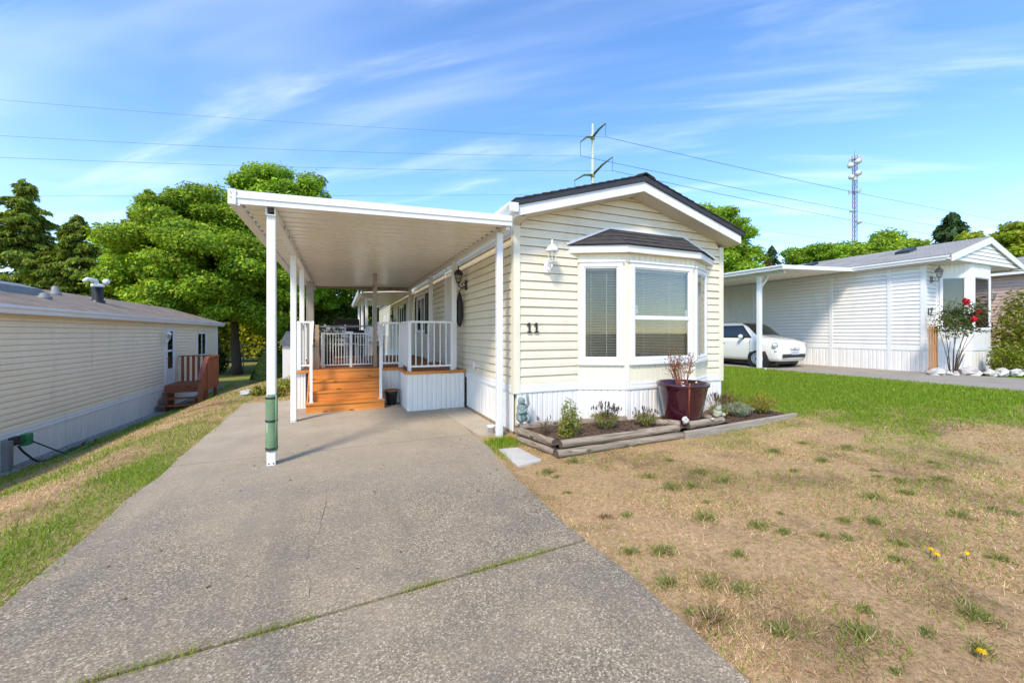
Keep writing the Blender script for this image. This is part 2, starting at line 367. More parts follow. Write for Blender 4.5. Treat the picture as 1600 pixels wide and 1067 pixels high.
gro = bpy.data.objects.new('ground', me); COL.objects.link(gro); tag(gro, kind='structure')
# driveway: slabs with open joints
def xl(y): return -1.62 - .022 * max(0, y - 2.5)
def xr(y): return 1.58 + (.0 if y < 3.2 else .09 * min(2.0, y - 3.2))
drv = thing('driveway', None, None, (0, 0, 0)); drv['kind'] = 'structure'
def slab(name, y0, y1, tl0=0, tl1=0, n=10):
    mb = MB(); L = []; R = []
    for i in range(n + 1):
        t = i / n; y = y0 + (y1 - y0) * t; sl = tl0 + (tl1 - tl0) * t
        jl = .018 * math.sin(y * 5.1) + random.uniform(-.012, .012); jr = .018 * math.sin(y * 4.3) + random.uniform(-.012, .012)
        L.append((xl(y) + jl, y - sl)); R.append((xr(y) + jr, y + sl))
    poly = R + L[::-1]
    mb.prism(poly, lambda p, t: (p[0], p[1], t), -.12, 0.014)
    return mb.build(name, 'aggregate', drv)
slab('slab', -6, 2.26, 0, .10, 20); slab('slab', 2.285, 5.46, .10, .02, 10); slab('slab', 5.48, 9.75, .02, 0, 12)
mb = MB(); mb.prism([(1.80, 5.35), (2.24, 5.35), (2.24, 7.55), (1.72, 7.55)], lambda p, t: (p[0], p[1], t), -.1, .022); pad = mb.build('concrete_pad', 'concrete_pad', drv)
# crack in the middle slab: a thin dark soil-filled line
ck = [(510, 770), (507, 800), (497, 835), (483, 862), (478, 885), (484, 915), (482, 945)]
def gpt(x, y, z=0.0):
    a = (x - 800) / 630; bb = (520.5 - y) / 630; t = (z - HC) / bb; c_, s_ = math.cos(YAW), math.sin(YAW)
    return ((a * c_ + s_) * t, (-a * s_ + c_) * t, z)
mb = MB(); P = []
for i in range(len(ck) - 1):
    for k in range(4):
        t = k / 4; q = gpt(ck[i][0] * (1 - t) + ck[i + 1][0] * t, ck[i][1] * (1 - t) + ck[i + 1][1] * t); P.append((q[0] + random.uniform(-.008,   .008), q[1], .018))
for i in range(len(P) - 1):
    w = .0004 + .0009 * random.random(); p, q = P[i], P[i + 1]
    mb.add([(p[0] - w, p[1], .018), (p[0] + w, p[1], .018), (q[0] + w, q[1], .018), (q[0] - w, q[1], .018)], [(0, 1, 2, 3)])
mb.build('crack', 'soil', drv)
# ------------------------------------------------------------------ wall builders
# a wall frame is (O, T, N): origin, unit tangent along the wall, unit outward normal
def fr(O, T, N): return (Vector(O), Vector(T), Vector(N))
def wp(F, s, n, z): q = F[0] + F[1] * s + F[2] * n; return (q.x, q.y, z)
def board(F, s0, s1, z0, z1, mat, parent, t0=None, t1=None, name='siding_board', d=.017):
    F = (F[0] + F[2] * random.uniform(-.0012, .0022), F[1], F[2]); d = d * random.uniform(.9, 1.15); h = z1 - z0; t0 = s0 if t0 is None else t0; t1 = s1 if t1 is None else t1
    g = min(.013, h * .2); prof = [(-.026, z0), (d, z0), (d * .80, z0 + .48 * h), (d * .48, z0 + .54 * h), (.003, z1 - g), (-.020, z1 - g), (-.020, z1), (-.026, z1)]
    mb = MB(); o = 0
    for k, (a, b_) in enumerate(((s0, t0), (s1, t1))):
        for n, z in prof:
            u = (z - z0) / h; mb.v.append(wp(F, a + (b_ - a) * u, n, z))
    n = len(prof)
    mb.f.append(tuple(range(n))); mb.f.append(tuple(reversed(range(n, 2 * n))))
    for i in range(n):
        j = (i + 1) % n; mb.f.append((i, n + i, n + j, j))
    return mb.build(name, mat, parent)
def siding(F, z0, z1, course, spans, mat, parent):
    k = 0; z = z0
    while z < z1 - .02:
        zt = min(z + course, z1)
        for sp_ in spans(z, zt):
            board(F, sp_[0], sp_[1], z, zt, mat, parent, *(sp_[2:] if len(sp_) > 2 else ()))
        z = zt
def wbox(F, s0, s1, n0, n1, z0, z1, mb=None):
    mb = mb or MB()
    return mb.hexa([wp(F, s0, n0, z0), wp(F, s1, n0, z0), wp(F, s1, n1, z0), wp(F, s0, n1, z0)], [wp(F, s0, n0, z1), wp(F, s1, n0, z1), wp(F, s1, n1, z1), wp(F, s0, n1, z1)])
def ring(F, s0, s1, z0, z1, w, n0, n1, mb=None):
    mb = mb or MB()
    wbox(F, s0, s0 + w, n0, n1, z0, z1, mb); wbox(F, s1 - w, s1, n0, n1, z0, z1, mb)
    wbox(F, s0 + w, s1 - w, n0, n1, z0, z0 + w, mb); wbox(F, s0 + w, s1 - w, n0, n1, z1 - w, z1, mb); return mb
def skirt(F, s0, s1, z0, z1, parent, mat='white_vinyl', w=.38, name='skirting_panel', gz=None):
    n = max(1, round((s1 - s0) / w)); w = (s1 - s0) / n
    for i in range(n):
        mb = MB(); a = s0 + i * w; pr = [(0, 0), (0, .008)]; g = w / 2
        for k in range(2):
            c0 = g * k; pr += [(c0 + .012, .014), (c0 + g * .42, .014), (c0 + g * .5, .005), (c0 + g * .58, .005), (c0 + g * .66, .014), (c0 + g - .012, .014), (c0 + g - .002, .003)]
        pr += [(w - .001, .003), (w - .001, 0)]
        zb = z0 if gz is None else gz(a + w / 2)
        mb.prism(pr, lambda p, t: wp(F, a + p[0], p[1], t), zb, z1)
        mb.build(name, mat, parent)
def window(F, s0, s1, z0, z1, parent, n=0, fw=.06, sash=None, blind=False, glass='glass', fmat='white_trim', dark=True, div=None, proud=.035):
    w = ring(F, s0, s1, z0, z1, fw, n, n + proud).build('window', fmat, parent, bevel=.004)
    i0, i1, j0, j1 = s0 + fw, s1 - fw, z0 + fw, z1 - fw
    if sash: wbox(F, i0, i1, n, n + proud * .8, sash - .03, sash + .03).build('meeting_rail', fmat, w)
    if div: wbox(F, div - .025, div + .025, n, n + proud * .8, j0, j1).build('mullion', fmat, w)
    ring(F, i0, i1, j0, j1, .022, n, n + proud * .55).build('sash', fmat, w)
    wbox(F, i0 + .004, i1 - .004, n + proud * .25, n + proud * .38, j0 + .004, j1 - .004).build('pane', glass, w)
    return w
def gutter_x(name, y0, y1, x, z, sgn, parent, mat='white_metal', w=.11, h=.11):
    pr = [(0, 0), (w * .6, 0), (w * .75, h * .45), (w, h * .7), (w, h), (w - .012, h), (w - .012, h * .72), (w * .7, h * .5), (w * .56, .012), (0, .012)]
    return MB().prism(pr, lambda p, t: (x + sgn * p[0], t, z + p[1]), y0, y1).build(name, mat, parent)
# ------------------------------------------------------------------ house 11
WX, WR, YF, YB = 2.29, 6.40, 5.25, 26.0
ZT = .60; ZS = .71; ZE = 3.02; RX = (WX + WR) / 2; SL = .29
h11 = thing('mobile_home', 'cream mobile home numbered 11 with bay window and dark gable roof', 'house', (RX, 15.6, 0))
FF = fr((0, YF, 0), (1, 0, 0), (0, -1, 0)); FS = fr((WX, 0, 0), (0, 1, 0), (-1, 0, 0))
def zroof(x): return 3.02 + SL * (RX - WX + .08 - abs(x - RX))
zap = zroof(RX)
mb = MB(); mb.box(WX + .03, YF + .5, -.3, WR, YB, 2.99)
mb.prism([(WX + .03, -.3), (WR - .03, -.3), (WR - .03, 2.98), (RX, zap - .02), (WX + .03, 2.98)], lambda p, t: (p[0], t, p[1]), YF + .03, YF + .498)
mb.build('wall', 'cream_trim', h11)
BX0, BX1, BW, BY = 3.33, 6.02, .65, 4.92           # bay window plan
def fspans(z, zt):
    a, b_ = WX + .075, WR - .075
    if z > 2.95:
        xa = lambda q: max(a, RX - (zap - q) / SL); xb = lambda q: min(b_, RX + (zap - q) / SL)
        if xb(zt) - xa(zt) < .05: 
            return [(xa(z), xb(z), RX - .02, RX + .02)] if xb(z) - xa(z) > .1 else []
        return [(xa(z), xb(z), xa(zt), xb(zt))]
    if z < 2.62: return [(a, BX0 - .004), (BX1 + .004, b_)]
    return [(a, b_)]
siding(FF, ZS, zap, .125, fspans, 'cream', h11)
def sspans(z, zt):
    out = []; cuts = [(8.62, 9.28, .6, 2.86), (18.9, 19.75, .6, 2.7)]
    a = YF + .075
    for c0, c1, q0, q1 in cuts:
        if z < q1 and zt > q0: out.append((a, c0)); a = c1
    out.append((a, YB - .075)); k = int(z / .25) % 3; o2 = []
    for p, q in out:
        c = 6.3 + 1.23 * k
        while c < q:
            if c > p + .3 and c < q - .3: o2.append((p, c - .001)); p = c + .001
            c += 3.66
        o2.append((p, q))
    return o2
siding(FS, ZS, 2.98, .125, sspans, 'cream', h11)
for (x, y) in ((WX, YF), (WR, YF), (WX, YB)):
    dx = -1 if x == WX else 1; dy = -1 if y == YF else 1
    mb = MB(); mb.box(min(x + dx * .024, x - dx * .075), min(y + dy * .001, y + dy * .026), ZT - .01, max(x + dx * .024, x - dx * .075), max(y + dy * .001, y + dy * .026), 3.0)
    mb.box(min(x + dx * .001, x + dx * .024), min(y, y - dy * .075), ZT - .01, max(x + dx * .001, x + dx * .024), max(y, y - dy * .075), 3.0)
    mb.build('corner_trim', 'cream_trim', h11)
def trimline(F, s0, s1, zz0=ZT, zz1=ZS):
    mb = MB(); pr = [(0, zz0), (.03, zz0), (.03, zz0 + .035), (.024, zz0 + .05), (.024, zz1 - .02), (.017, zz1), (0, zz1)]
    mb.prism(pr, lambda p, t: wp(F, t, p[0], p[1]), s0, s1); return mb.build('base_trim', 'white_trim', h11)
trimline(FF, WX + .08, BX0); trimline(FF, BX1, WR - .08); trimline(FS, YF + .08, YB)
bl = math.hypot(BW, YF - BY); tx, ty = BW / bl, (BY - YF) / bl
FBL = fr((BX0, YF, 0), (tx, ty, 0), (ty, -tx, 0)); FBF = fr((BX0 + BW, BY, 0), (1, 0, 0), (0, -1, 0)); FBR = fr((BX1 - BW, BY, 0), (tx, -ty, 0), (-ty, -tx, 0))
LF = BX1 - BX0 - 2 * BW
for F, L in ((FBL, bl), (FBF, LF), (FBR, bl)): trimline(F, 0, L)
skirt(FF, WX + .03, BX0, -.05, ZT, h11); skirt(FF, BX1, WR - .01, -.02, ZT, h11)
for F, L in ((FBL, bl), (FBF, LF), (FBR, bl)): skirt(F, 0, L, -.05, ZT, h11)
skirt(FS, YF + .03, 7.55, .05, ZT, h11); skirt(FS, 13, YB, -.8, ZT, h11, w=.5)
mb = MB(); mb.box(WX - .015, YF + .05, -.05, WX - .002, 7.5, .05); mb.box(WX, YF - .02, -.05, WX + .5, YF - .004, .03); mb.build('footing_board', 'cedar_post', h11)
# bay walls with real openings
bayth = .05
def baywall(F, L, w0, w1, z0, z1):
    q = .006
    mb = MB(); wbox(F, 0, w0, -bayth, 0, ZS, 2.66, mb); wbox(F, w1, L, -bayth, 0, ZS, 2.66, mb)
    wbox(F, w0, w1, -bayth, 0, ZS, z0, mb); wbox(F, w0, w1, -bayth, 0, z1, 2.66, mb)
    wl_ = mb.build('bay_wall', 'cream_trim', h11)
    g = .105; s = .05
    while s < L - .03:                      # shallow battens of the vertical panelling
        for a_, b_ in ((ZS + .005, z0 - .03), (z1 + .03, 2.64)):
            wbox(F, s, s + g - .014, 0, .006, a_, b_).build('panel_strip', 'cream_trim', wl_)
        s += g
def blind(F, s0, s1, z0, z1, n, parent, til=.7):
    mb = MB(); z = z0; k = 0
    while z < z1:
        dz = .010 * math.sin(til); dn = .011
        wv = .0015 * math.sin(k * 1.7)
        mb.hexa([wp(F, s0, n - dn, z - dz + wv), wp(F, s1, n - dn, z - dz - wv), wp(F, s1, n + dn, z + dz - wv), wp(F, s0, n + dn, z + dz + wv)],
                [wp(F, s0, n - dn, z - dz + .0012 + wv), wp(F, s1, n - dn, z - dz + .0012 - wv), wp(F, s1, n + dn, z + dz + .0012 - wv), wp(F, s0, n + dn, z + dz + .0012 + wv)])
        z += .0245; k += 1
    wbox(F, s0, s1, n - .018, n + .018, z1, z1 + .03, mb)
    for t in (.2, .68): wbox(F, s0 + (s1 - s0) * t, s0 + (s1 - s0) * t + .004, n + .012, n + .0135, z0, z1, mb)
    return mb.build('blind', 'blind', parent)
WZ0, WZ1 = 1.0, 2.52
baywall(FBL, bl, .05, .66, WZ0 + .02, WZ1 - .02); baywall(FBF, LF, .09, 1.31, WZ0 + .02, WZ1 - .02); baywall(FBR, bl, .06, .66, WZ0 + .02, WZ1 - .02)
w = window(FBL, .03, .68, WZ0, WZ1, h11, 0, .07); blind(FBL, .115, .60, WZ0 + .09, WZ1 - .12, -.055, w)
w = window(FBF, .07, 1.33, WZ0, WZ1, h11, 0, .07, sash=1.69); blind(FBF, .16, 1.24, WZ0 + .09, WZ1 - .12, -.055, w)
wbox(FBF, .165, .23, .004, .006, 1.74, 1.88).build('sticker', 'sticker', w)
MB().prism([(1.18, 1.82), (1.24, 1.82), (1.24, 1.76), (1.21, 1.71), (1.18, 1.76)], lambda p, t: wp(FBF, p[0], t, p[1]), .004, .006).build('sticker', 'sticker', w)
w = window(FBR, .03, .68, WZ0, WZ1, h11, 0, .07); blind(FBR, .115, .60, WZ0 + .09, WZ1 - .12, -.055, w, .9)
for F, a_, b_ in ((FBL, .03, .68), (FBF, .07, 1.33), (FBR, .03, .68)):
    wbox(F, a_ - .02, b_ + .02, 0, .05, WZ1, WZ1 + .025).build('drip_cap', 'white_trim', h11)
    wbox(F, a_ - .02, b_ + .02, 0, .045, WZ0 - .03, WZ0).build('window_sill', 'white_trim', h11)
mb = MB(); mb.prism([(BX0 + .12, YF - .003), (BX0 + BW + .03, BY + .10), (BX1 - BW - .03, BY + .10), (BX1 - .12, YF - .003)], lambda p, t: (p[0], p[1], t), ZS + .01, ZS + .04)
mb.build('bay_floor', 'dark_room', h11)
mb = MB(); mb.box(BX0 + .2, YF - .02, ZS + .05, BX1 - .2, YF - .004, 2.6); mb.build('unlit_room_panel', 'dark_room', h11)  # dark panel on the wall, its colour imitates the unlit room
# bay fascia and hip roof with shingle tabs
def off(F, L, d): return None
o_ = .10
bp = [(BX0 - .17, YF - .003), (BX0 + BW - .045, BY - o_), (BX1 - BW + .045, BY - o_), (BX1 + .17, YF - .003)]
for i in range(3):
    (xa, ya), (xb, yb) = bp[i], bp[i + 1]; mb = MB(); d = Vector((xb - xa, yb - ya, 0)).normalized(); nn = Vector((-d.y, d.x, 0)) * .02
    e = .004
    mb.hexa([(xa, ya, 2.655 + e * i), (xb, yb, 2.655 + e * i), (xb + nn.x, yb + nn.y, 2.655 + e * i), (xa + nn.x, ya + nn.y, 2.655 + e * i)],
            [(xa, ya, 2.76), (xb, yb, 2.76), (xb + nn.x, yb + nn.y, 2.76), (xa + nn.x, ya + nn.y, 2.76)]); mb.build('bay_fascia', 'white_trim', h11)
mb = MB(); mb.prism([bp[0], (bp[1][0] + .01, bp[1][1] + .02), (bp[2][0] - .01, bp[2][1] + .02), bp[3]], lambda p, t: (p[0], p[1], t), 2.661, 2.675); mb.build('bay_soffit', 'cream_trim', h11)
ZB0, ZB1 = 2.765, 3.09
e0 = [(BX0 - .21, YF - .002, ZB0), (BX0 + BW - .06, BY - o_ - .03, ZB0), (BX1 - BW + .06, BY - o_ - .03, ZB0), (BX1 + .21, YF - .002, ZB0)]
r0 = [(BX0 + .58, YF - .002, ZB1), (BX1 - .58, YF - .002, ZB1)]
mb = MB(); mb.add(e0 + r0, [(0, 1, 4), (1, 2, 5, 4), (2, 3, 5), (3, 2, 1, 0), (0, 4, 5, 3)]); broof = mb.build('bay_roof', 'shingle_dark', h11)
def facet(A, B, C, D, rows, tab, parent, mat='shingle_dark', th=.012):     # A,B eave; D,C top (A-D and B-C edges)
    A, B, C, D = map(Vector, (A, B, C, D)); n = (B - A).cross(D - A).normalized()
    if n.z < 0: n = -n
    for r in range(rows):
        t0, t1 = r / rows, (r + 1) / rows + .02; a, b_ = A.lerp(D, t0), B.lerp(C, t0); a1, b1 = A.lerp(D, min(1, t1)), B.lerp(C, min(1, t1))
        L = (b_ - a).length; k = max(1, round(L / tab)); o = (r % 2) * .5 / k
        cuts = [0] + [min(1, max(0, (i + .5 * (r % 2) + random.uniform(-.12, .12)) / k)) for i in range(1, k + (0 if r % 2 == 0 else 0))] + [1]
        for i in range(len(cuts) - 1):
            u0, u1 = cuts[i] + .003, cuts[i + 1] - .003
            if u1 - u0 < .01: continue
            h0 = n * (th + random.uniform(-.002, .006)); h1 = n * .004
            p = [a.lerp(b_, u0), a.lerp(b_, u1), a1.lerp(b1, u1), a1.lerp(b1, u0)]
            mb = MB(); mb.hexa([p[0] + n * .001, p[1] + n * .001, p[2] + n * .001, p[3] + n * .001], [p[0] + h0, p[1] + h0, p[2] + h1, p[3] + h1]); mb.build('shingle', mat, parent)
facet(e0[0], e0[1], r0[0], r0[0], 4, .30, broof); facet(e0[1], e0[2], r0[1], r0[0], 4, .30, broof); facet(e0[2], e0[3], r0[1], r0[1], 4, .30, broof)
mb = MB()
for a_, b_ in ((e0[0], r0[0]), (r0[0], r0[1]), (r0[1], e0[3])): mb.bar((a_[0], a_[1] - .018, a_[2] + .015), (b_[0], b_[1] - .018, b_[2] + .015), .03, .035)
mb.build('wall_flashing', 'white_trim', h11)
# main roof
YR = 4.93; ex0, ex1 = WX - .08, WR + .10
def roofz(x): return 3.02 + SL * (RX - ex0 - abs(x - RX))
for sgn, xe in ((-1, ex0), (1, ex1)):
    ze = roofz(xe); za = roofz(RX)
    mb = MB(); mb.prism([(xe, ze + .005), (RX, za + .005), (RX, za + .155), (xe, ze + .145)], lambda p, t: (p[0], t, p[1]), YR, YR + .022); mb.build('rake_board', 'white_trim', h11, bevel=.003)
    mb = MB(); mb.prism([(xe - sgn * .003, ze + .001), (RX + sgn * .003, za + .001), (RX + sgn * .003, za + .016), (xe - sgn * .003, ze + .016)], lambda p, t: (p[0], t, p[1]), YR + .024, YF + .06); mb.build('soffit', 'soffit', h11)
    mb = MB(); mb.prism([(xe + sgn * .05, ze + .149 - .015), (RX, za + .158), (RX, za + .235), (xe + sgn * .05, ze + .212)], lambda p, t: (p[0], t, p[1]), YR - .025, YB + .3); rf = mb.build('roof', 'roof_edge', h11)
    k = 16
    for i in range(k):                     # shingle courses stepping up the slope
        u0, u1 = i / k, (i + 1.15) / k; x0 = xe + sgn * .06 + (RX - xe) * u0; x1 = xe + sgn * .05 + (RX - xe) * min(1, u1)
        z0 = ze + .212 + (za + .235 - ze - .212) * u0; z1 = ze + .212 + (za + .235 - ze - .212) * min(1, u1)
        mb = MB(); mb.prism([(x0, z0 - .004), (x1, z1 - .004), (x1, z1 + .004), (x0, z0 + .016)], lambda p, t: (p[0], t, p[1]), YR - .035 - .004 * (i % 2), YB + .3); mb.build('shingle_course', 'shingle_dark', rf)
    mb = MB(); mb.box(min(xe, xe + sgn * .02), YR + .024, ze + .0, max(xe, xe + sgn * .02), YB + .3, ze + .135); mb.build('eave_fascia', 'white_trim', h11)
    mb = MB(); xw = WX if sgn < 0 else WR; mb.box(min(xe - sgn * .001, xw), YF + .07, ze - .012, max(xe - sgn * .001, xw), YB, ze + .002); mb.build('eave_soffit', 'soffit', h11)
za = roofz(RX); mb = MB()
y = YR - .045
while y < 9: 
    mb.prism([(RX - .17, za + .20), (RX, za + .258), (RX + .17, za + .20), (RX + .17, za + .215), (RX, za + .275), (RX - .17, za + .215)], lambda p, t: (p[0], t, p[1] + (.012 if t == y else 0)), y, y + .3); y += .27
mb.build('ridge_cap', 'shingle_dark', h11)
gutter_x('gutter', YR - .03, YB + .2, ex0 - .021, 3.06, -1, h11, w=.13, h=.12)
MB().box(ex0 - .15, YR - .045, 3.06, ex0 - .02, YR - .031, 3.18).build('gutter_end', 'white_trim', h11)
MB().hexa([(WX - .02, YF - .03, 2.98), (WX + .06, YF - .03, 2.98), (WX + .06, YF + .2, 2.98), (WX - .02, YF + .2, 2.98)], [(ex0 - .02, YR + .03, 3.03), (WX + .06, YR + .03, 3.03), (WX + .06, YF + .2, 3.03), (ex0 - .02, YF + .2, 3.03)]).build('soffit_return', 'soffit', h11)
# side door, windows, shutters, second door under the covers
def sidedoor(y0, y1, z0, z1, mat='dark_door'):
    d = ring(FS, y0, y1, z0, z1, .06, 0, .03).build('door', 'white_trim', h11)
    wbox(FS, y0 + .06, y1 - .06, .0, .015, z0 + .06, z1 - .06).build('door_panel', mat, d)
    ring(FS, y0 + .1, y1 - .1, z0 + 1.0, z1 - .14, .03, .015, .022).build('door_light', 'white_trim', d)
    MB().ball(wp(FS, y0 + .12, .05, z0 + .95), .03).build('handle', 'chrome', d, True)
sidedoor(8.62, 9.28, .74, 2.86, 'white_vinyl'); sidedoor(18.92, 19.73, .66, 2.68)
def sidewin(y0, y1, z0, z1):
    sw = .32
    window(FS, y0 + sw + .02, y1 - sw - .02, z0, z1, h11, .018, .06, glass='mirror_glass', div=(y0 + y1) / 2)
    for a_ in (y0, y1 - sw):
        sh = ring(FS, a_, a_ + sw, z0 - .02, z1 + .02, .05, .018, .045).build('shutter', 'black_plastic', h11)
        k = z0 + .05
        while k < z1 - .05:
            MB().bar(wp(FS, a_ + .05, .03, k), wp(FS, a_ + sw - .05, .03, k), .012, .03, (1, 0, 1)).build('louvre', 'black_plastic', sh); k += .075
sidewin(11.2, 13.2, 1.45, 2.55); sidewin(15.3, 17.3, 1.4, 2.52); 
window(FS, 21.3, 21.9, 1.3, 2.4, h11, .018, .05, glass='mirror_glass'); window(FS, 22.6, 23.2, 1.3, 2.4, h11, .018, .05, glass='mirror_glass')
MB().box(WX - .045, 7.0, .78, WX - .017, 7.1, .92).build('outlet_box', 'white_vinyl', h11, bevel=.006)
# house number: two serif ones
for sx in (0, .115):
    x = 2.475 + sx; mb = MB(); y0, y1 = YF - .032, YF - .02
    mb.box(x + .025, y0, 1.455, x + .05, y1, 1.60); mb.box(x + .004, y0 - .001, 1.455, x + .071, y1, 1.475)
    mb.prism([(x + .024, 1.60), (x + .024, 1.572), (x - .002, 1.555), (x - .002, 1.575)], lambda p, t: (p[0], t, p[1]), y0, y1)
    mb.build('house_number', 'numeral', h11)
# wall lantern
def lantern(name, label, F, s, z, mat, sc=1.0, group=None):
    b = wp(F, s, .016, z); L = thing(name, label, 'lamp', b, group); N = F[2]; T = F[1]
    def q(a, n, h): v = Vector(b) + T * (a * sc) + N * (n * sc); return (v.x, v.y, b[2] + h * sc)
    mb = MB(); F2 = fr((b[0], b[1], 0), T, N); wbox(F2, -.055 * sc, .055 * sc, 0, .02 * sc, b[2] - .09 * sc, b[2] + .10 * sc, mb); mb.build('backplate', mat, L, bevel=.006)
    mb = MB(); mb.tube([q(0, .02, -.02), q(0, .09, -.06), q(0, .15, -.03), q(0, .16, .03)], .013 * sc, 8); mb.tube([q(0, .03, .03), q(.02, .07, .05), q(0, .10, .01), q(0, .07, -.02)], .008 * sc, 6); mb.build('arm', mat, L, True)
    c = q(0, .16, 0)
    MB().lathe([(.02, .03), (.045, .045), (.05, .06)], c, 6, ).build('cup', mat, L)
    MB().lathe([(.042 * sc, .055 * sc), (.07 * sc, .20 * sc)], c, 6).build('lantern_glass', 'glass', L)
    mb = MB()
    for k in range(6):
        t = PI / 3 * k; mb.bar((c[0] + .045 * sc * math.cos(t), c[1] + .045 * sc * math.sin(t), c[2] + .055 * sc), (c[0] + .073 * sc * math.cos(t), c[1] + .073 * sc * math.sin(t), c[2] + .20 * sc), .008 * sc)
    mb.build('cage', mat, L)
    MB().lathe([(.09, .195), (.092, .21), (.075, .25), (.045, .285), (.015, .30), (.012, .33), (.018, .345), (.004, .37)] if sc == 1 else [(a * sc, h * sc) for a, h in [(.09, .195), (.092, .21), (.075, .25), (.045, .285), (.015, .30), (.012, .33), (.018, .345), (.004, .37)]], c, 12).build('lantern_cap', mat, L, True)
    return L
lantern('wall_lantern', 'white carriage lantern on cream front wall above the number 11', FF, 2.80, 2.42, 'white_metal')
lantern('wall_lantern', 'black carriage lantern on cream side wall by the deck railing', FS, 7.55, 2.38, 'black_metal')
wr = thing('hanging_ornament', 'long dark hanging ornament on cream wall beside the deck railing', 'ornament', wp(FS, 7.75, .02, 1.55))
MB().lathe([(.02, 0), (.05, .05), (.075, .2), (.07, .45), (.04, .62), (.012, .70)], wp(FS, 7.75, .10, 1.58), 12).build('body', 'black_plastic', wr, True)
MB().tube([wp(FS, 7.75, .10, 2.27), wp(FS, 7.75, .06, 2.34), wp(FS, 7.75, .016, 2.34)], .006, 6).build('hook', 'black_metal', wr)
lantern('wall_lantern', 'small dark lantern on cream side wall by the far door', FS, 18.3, 2.0, 'black_metal', .9)
# white drain stub at the skirt
MB().lathe([(.05, 0), (.05, .10), (.058, .10), (.058, .13), (.045, .13)], (2.0, 5.42, .005), 14).build('drain_cap', 'white_vinyl', None, True)
tag(bpy.data.objects['drain_cap'], 'short white plastic drain cap on concrete beside the skirting', 'drain cap')
# ------------------------------------------------------------------ carport cover
CY0, CY1, CX0, CX1 = 4.98, 13.2, -1.02, 2.14
def zc(x): return 2.815 + .030 * (x - CX0)
cp = thing('carport', 'white metal carport cover on square posts over the driveway', 'carport', (.6, 9, 0))
npan = 36; pw = (CY1 - CY0 - .05) / npan; mb = MB(); x0, x1 = CX0 + .05, CX1
pr = [(0, .03), (.018, .03), (.03, .0), (pw * .48, .0), (pw * .5, .006), (pw * .52, 0), (pw - .03, .0), (pw - .018, .03), (pw - .001, .03), (pw - .001, .036), (0, .036)]
n = len(pr)
for x in (x0, x1):
    for a_, h in pr: mb.v.append((x, a_, zc(x) + h))
mb.f = [tuple(range(n)), tuple(reversed(range(n, 2 * n)))] + [(i, n + i, n + (i + 1) % n, (i + 1) % n) for i in range(n)]
pan0 = None
for i in range(npan):
    y = CY0 + .04 + i * pw
    if pan0 is None:
        for k, q in enumerate(mb.v): mb.v[k] = (q[0] - x0, q[1], q[2])
        pan0 = mb.build('roof_pan', 'pan_white', None, local=True); pan0.parent = cp; pan0.location = (x0 - .6, y - 9, 0)
    else: inst(pan0, cp, (x0, y, 0))
def fasc(y, d, name):
    mb = MB(); pr = [(0, 0), (0, .055), (-.012, .06), (-.012, .075), (0, .08), (0, .14), (.03, .14), (.03, 0)]
    n = len(pr)
    for x in (CX0, CX1):
        for a_, h in pr: mb.v.append((x, y + a_ * d, zc(x) - .02 + h))
    mb.f = [tuple(range(n)), tuple(reversed(range(n, 2 * n)))] + [(i, n + i, n + (i + 1) % n, (i + 1) % n) for i in range(n)]
    return mb.build(name, 'white_metal', cp)
fasc(CY0, 1, 'front_fascia')
MB().box(CX0 + .05, CY1 - .03, zc(CX0) - .03, CX1, CY1 + .03, zc(CX0) + .09).build('back_beam', 'grey_post', cp)
mb = MB(); pr = [(0, 0), (.10, 0), (.10, .03), (.09, .03), (.09, .012), (.012, .012), (.012, .14), (0, .14)]
mb.prism(pr, lambda p, t: (CX0 - .03 + p[0], t, zc(CX0) - .035 + p[1]), CY0 - .001, CY1); mb.build('gutter', 'white_metal', cp)
MB().box(CX0 - .035, CY0 - .016, zc(CX0) - .03, CX0 + .035, CY0 - .0135, zc(CX0) + .125).build('gutter_end', 'white_trim', cp)
mb = MB()
for z in (2.85, 2.90): mb.lathe([(.006, 0), (.006, .004)], (CX0 - .008, CY0 - .021, z), 6)
mb.build('screw', 'black_metal', cp)
mb = MB()
for i in range(npan):
    y = CY0 + .05 + (i + .5) * pw; mb.box(CX0 + .074, y - .04, zc(CX0) + .0, CX0 + .082, y + .05, zc(CX0) + .028)
mb.build('pan_end_gap', 'dark_door', cp)
BXO = -.68
mb = MB(); pr = [(-.045, 0), (.045, 0), (.045, .10), (.035, .10), (.035, .012), (-.035, .012), (-.035, .10), (-.045, .10)]
mb.prism(pr, lambda p, t: (BXO + p[0], t, zc(BXO) - .105 + p[1]), CY0 + .05, CY1 - .04); beam = mb.build('beam', 'white_metal', cp)
mb = MB()
for y in (5.75, 6.3, 8.2): mb.box(BXO + .0455, y, zc(BXO) - .08, BXO + .0475, y + .06, zc(BXO) - .03)
mb.build('slot', 'dark_door', beam)
mb = MB(); mb.prism([(-.03, 0), (.03, 0), (.03, .06), (-.03, .06)], lambda p, t: (2.10 + p[0], t, zc(2.1) - .062 + p[1]), CY0 + .05, CY1 - .04); mb.build('wall_beam', 'white_metal', cp)
mb = MB()
for i in range(38):
    y = CY0 + .2 + i * .215; mb.box(2.0, y, zc(2.0) - .006, 2.02, y + .06, zc(2.0) - .001)
mb.build('vent_slot', 'dark_door', cp)['kind'] = 'stuff'
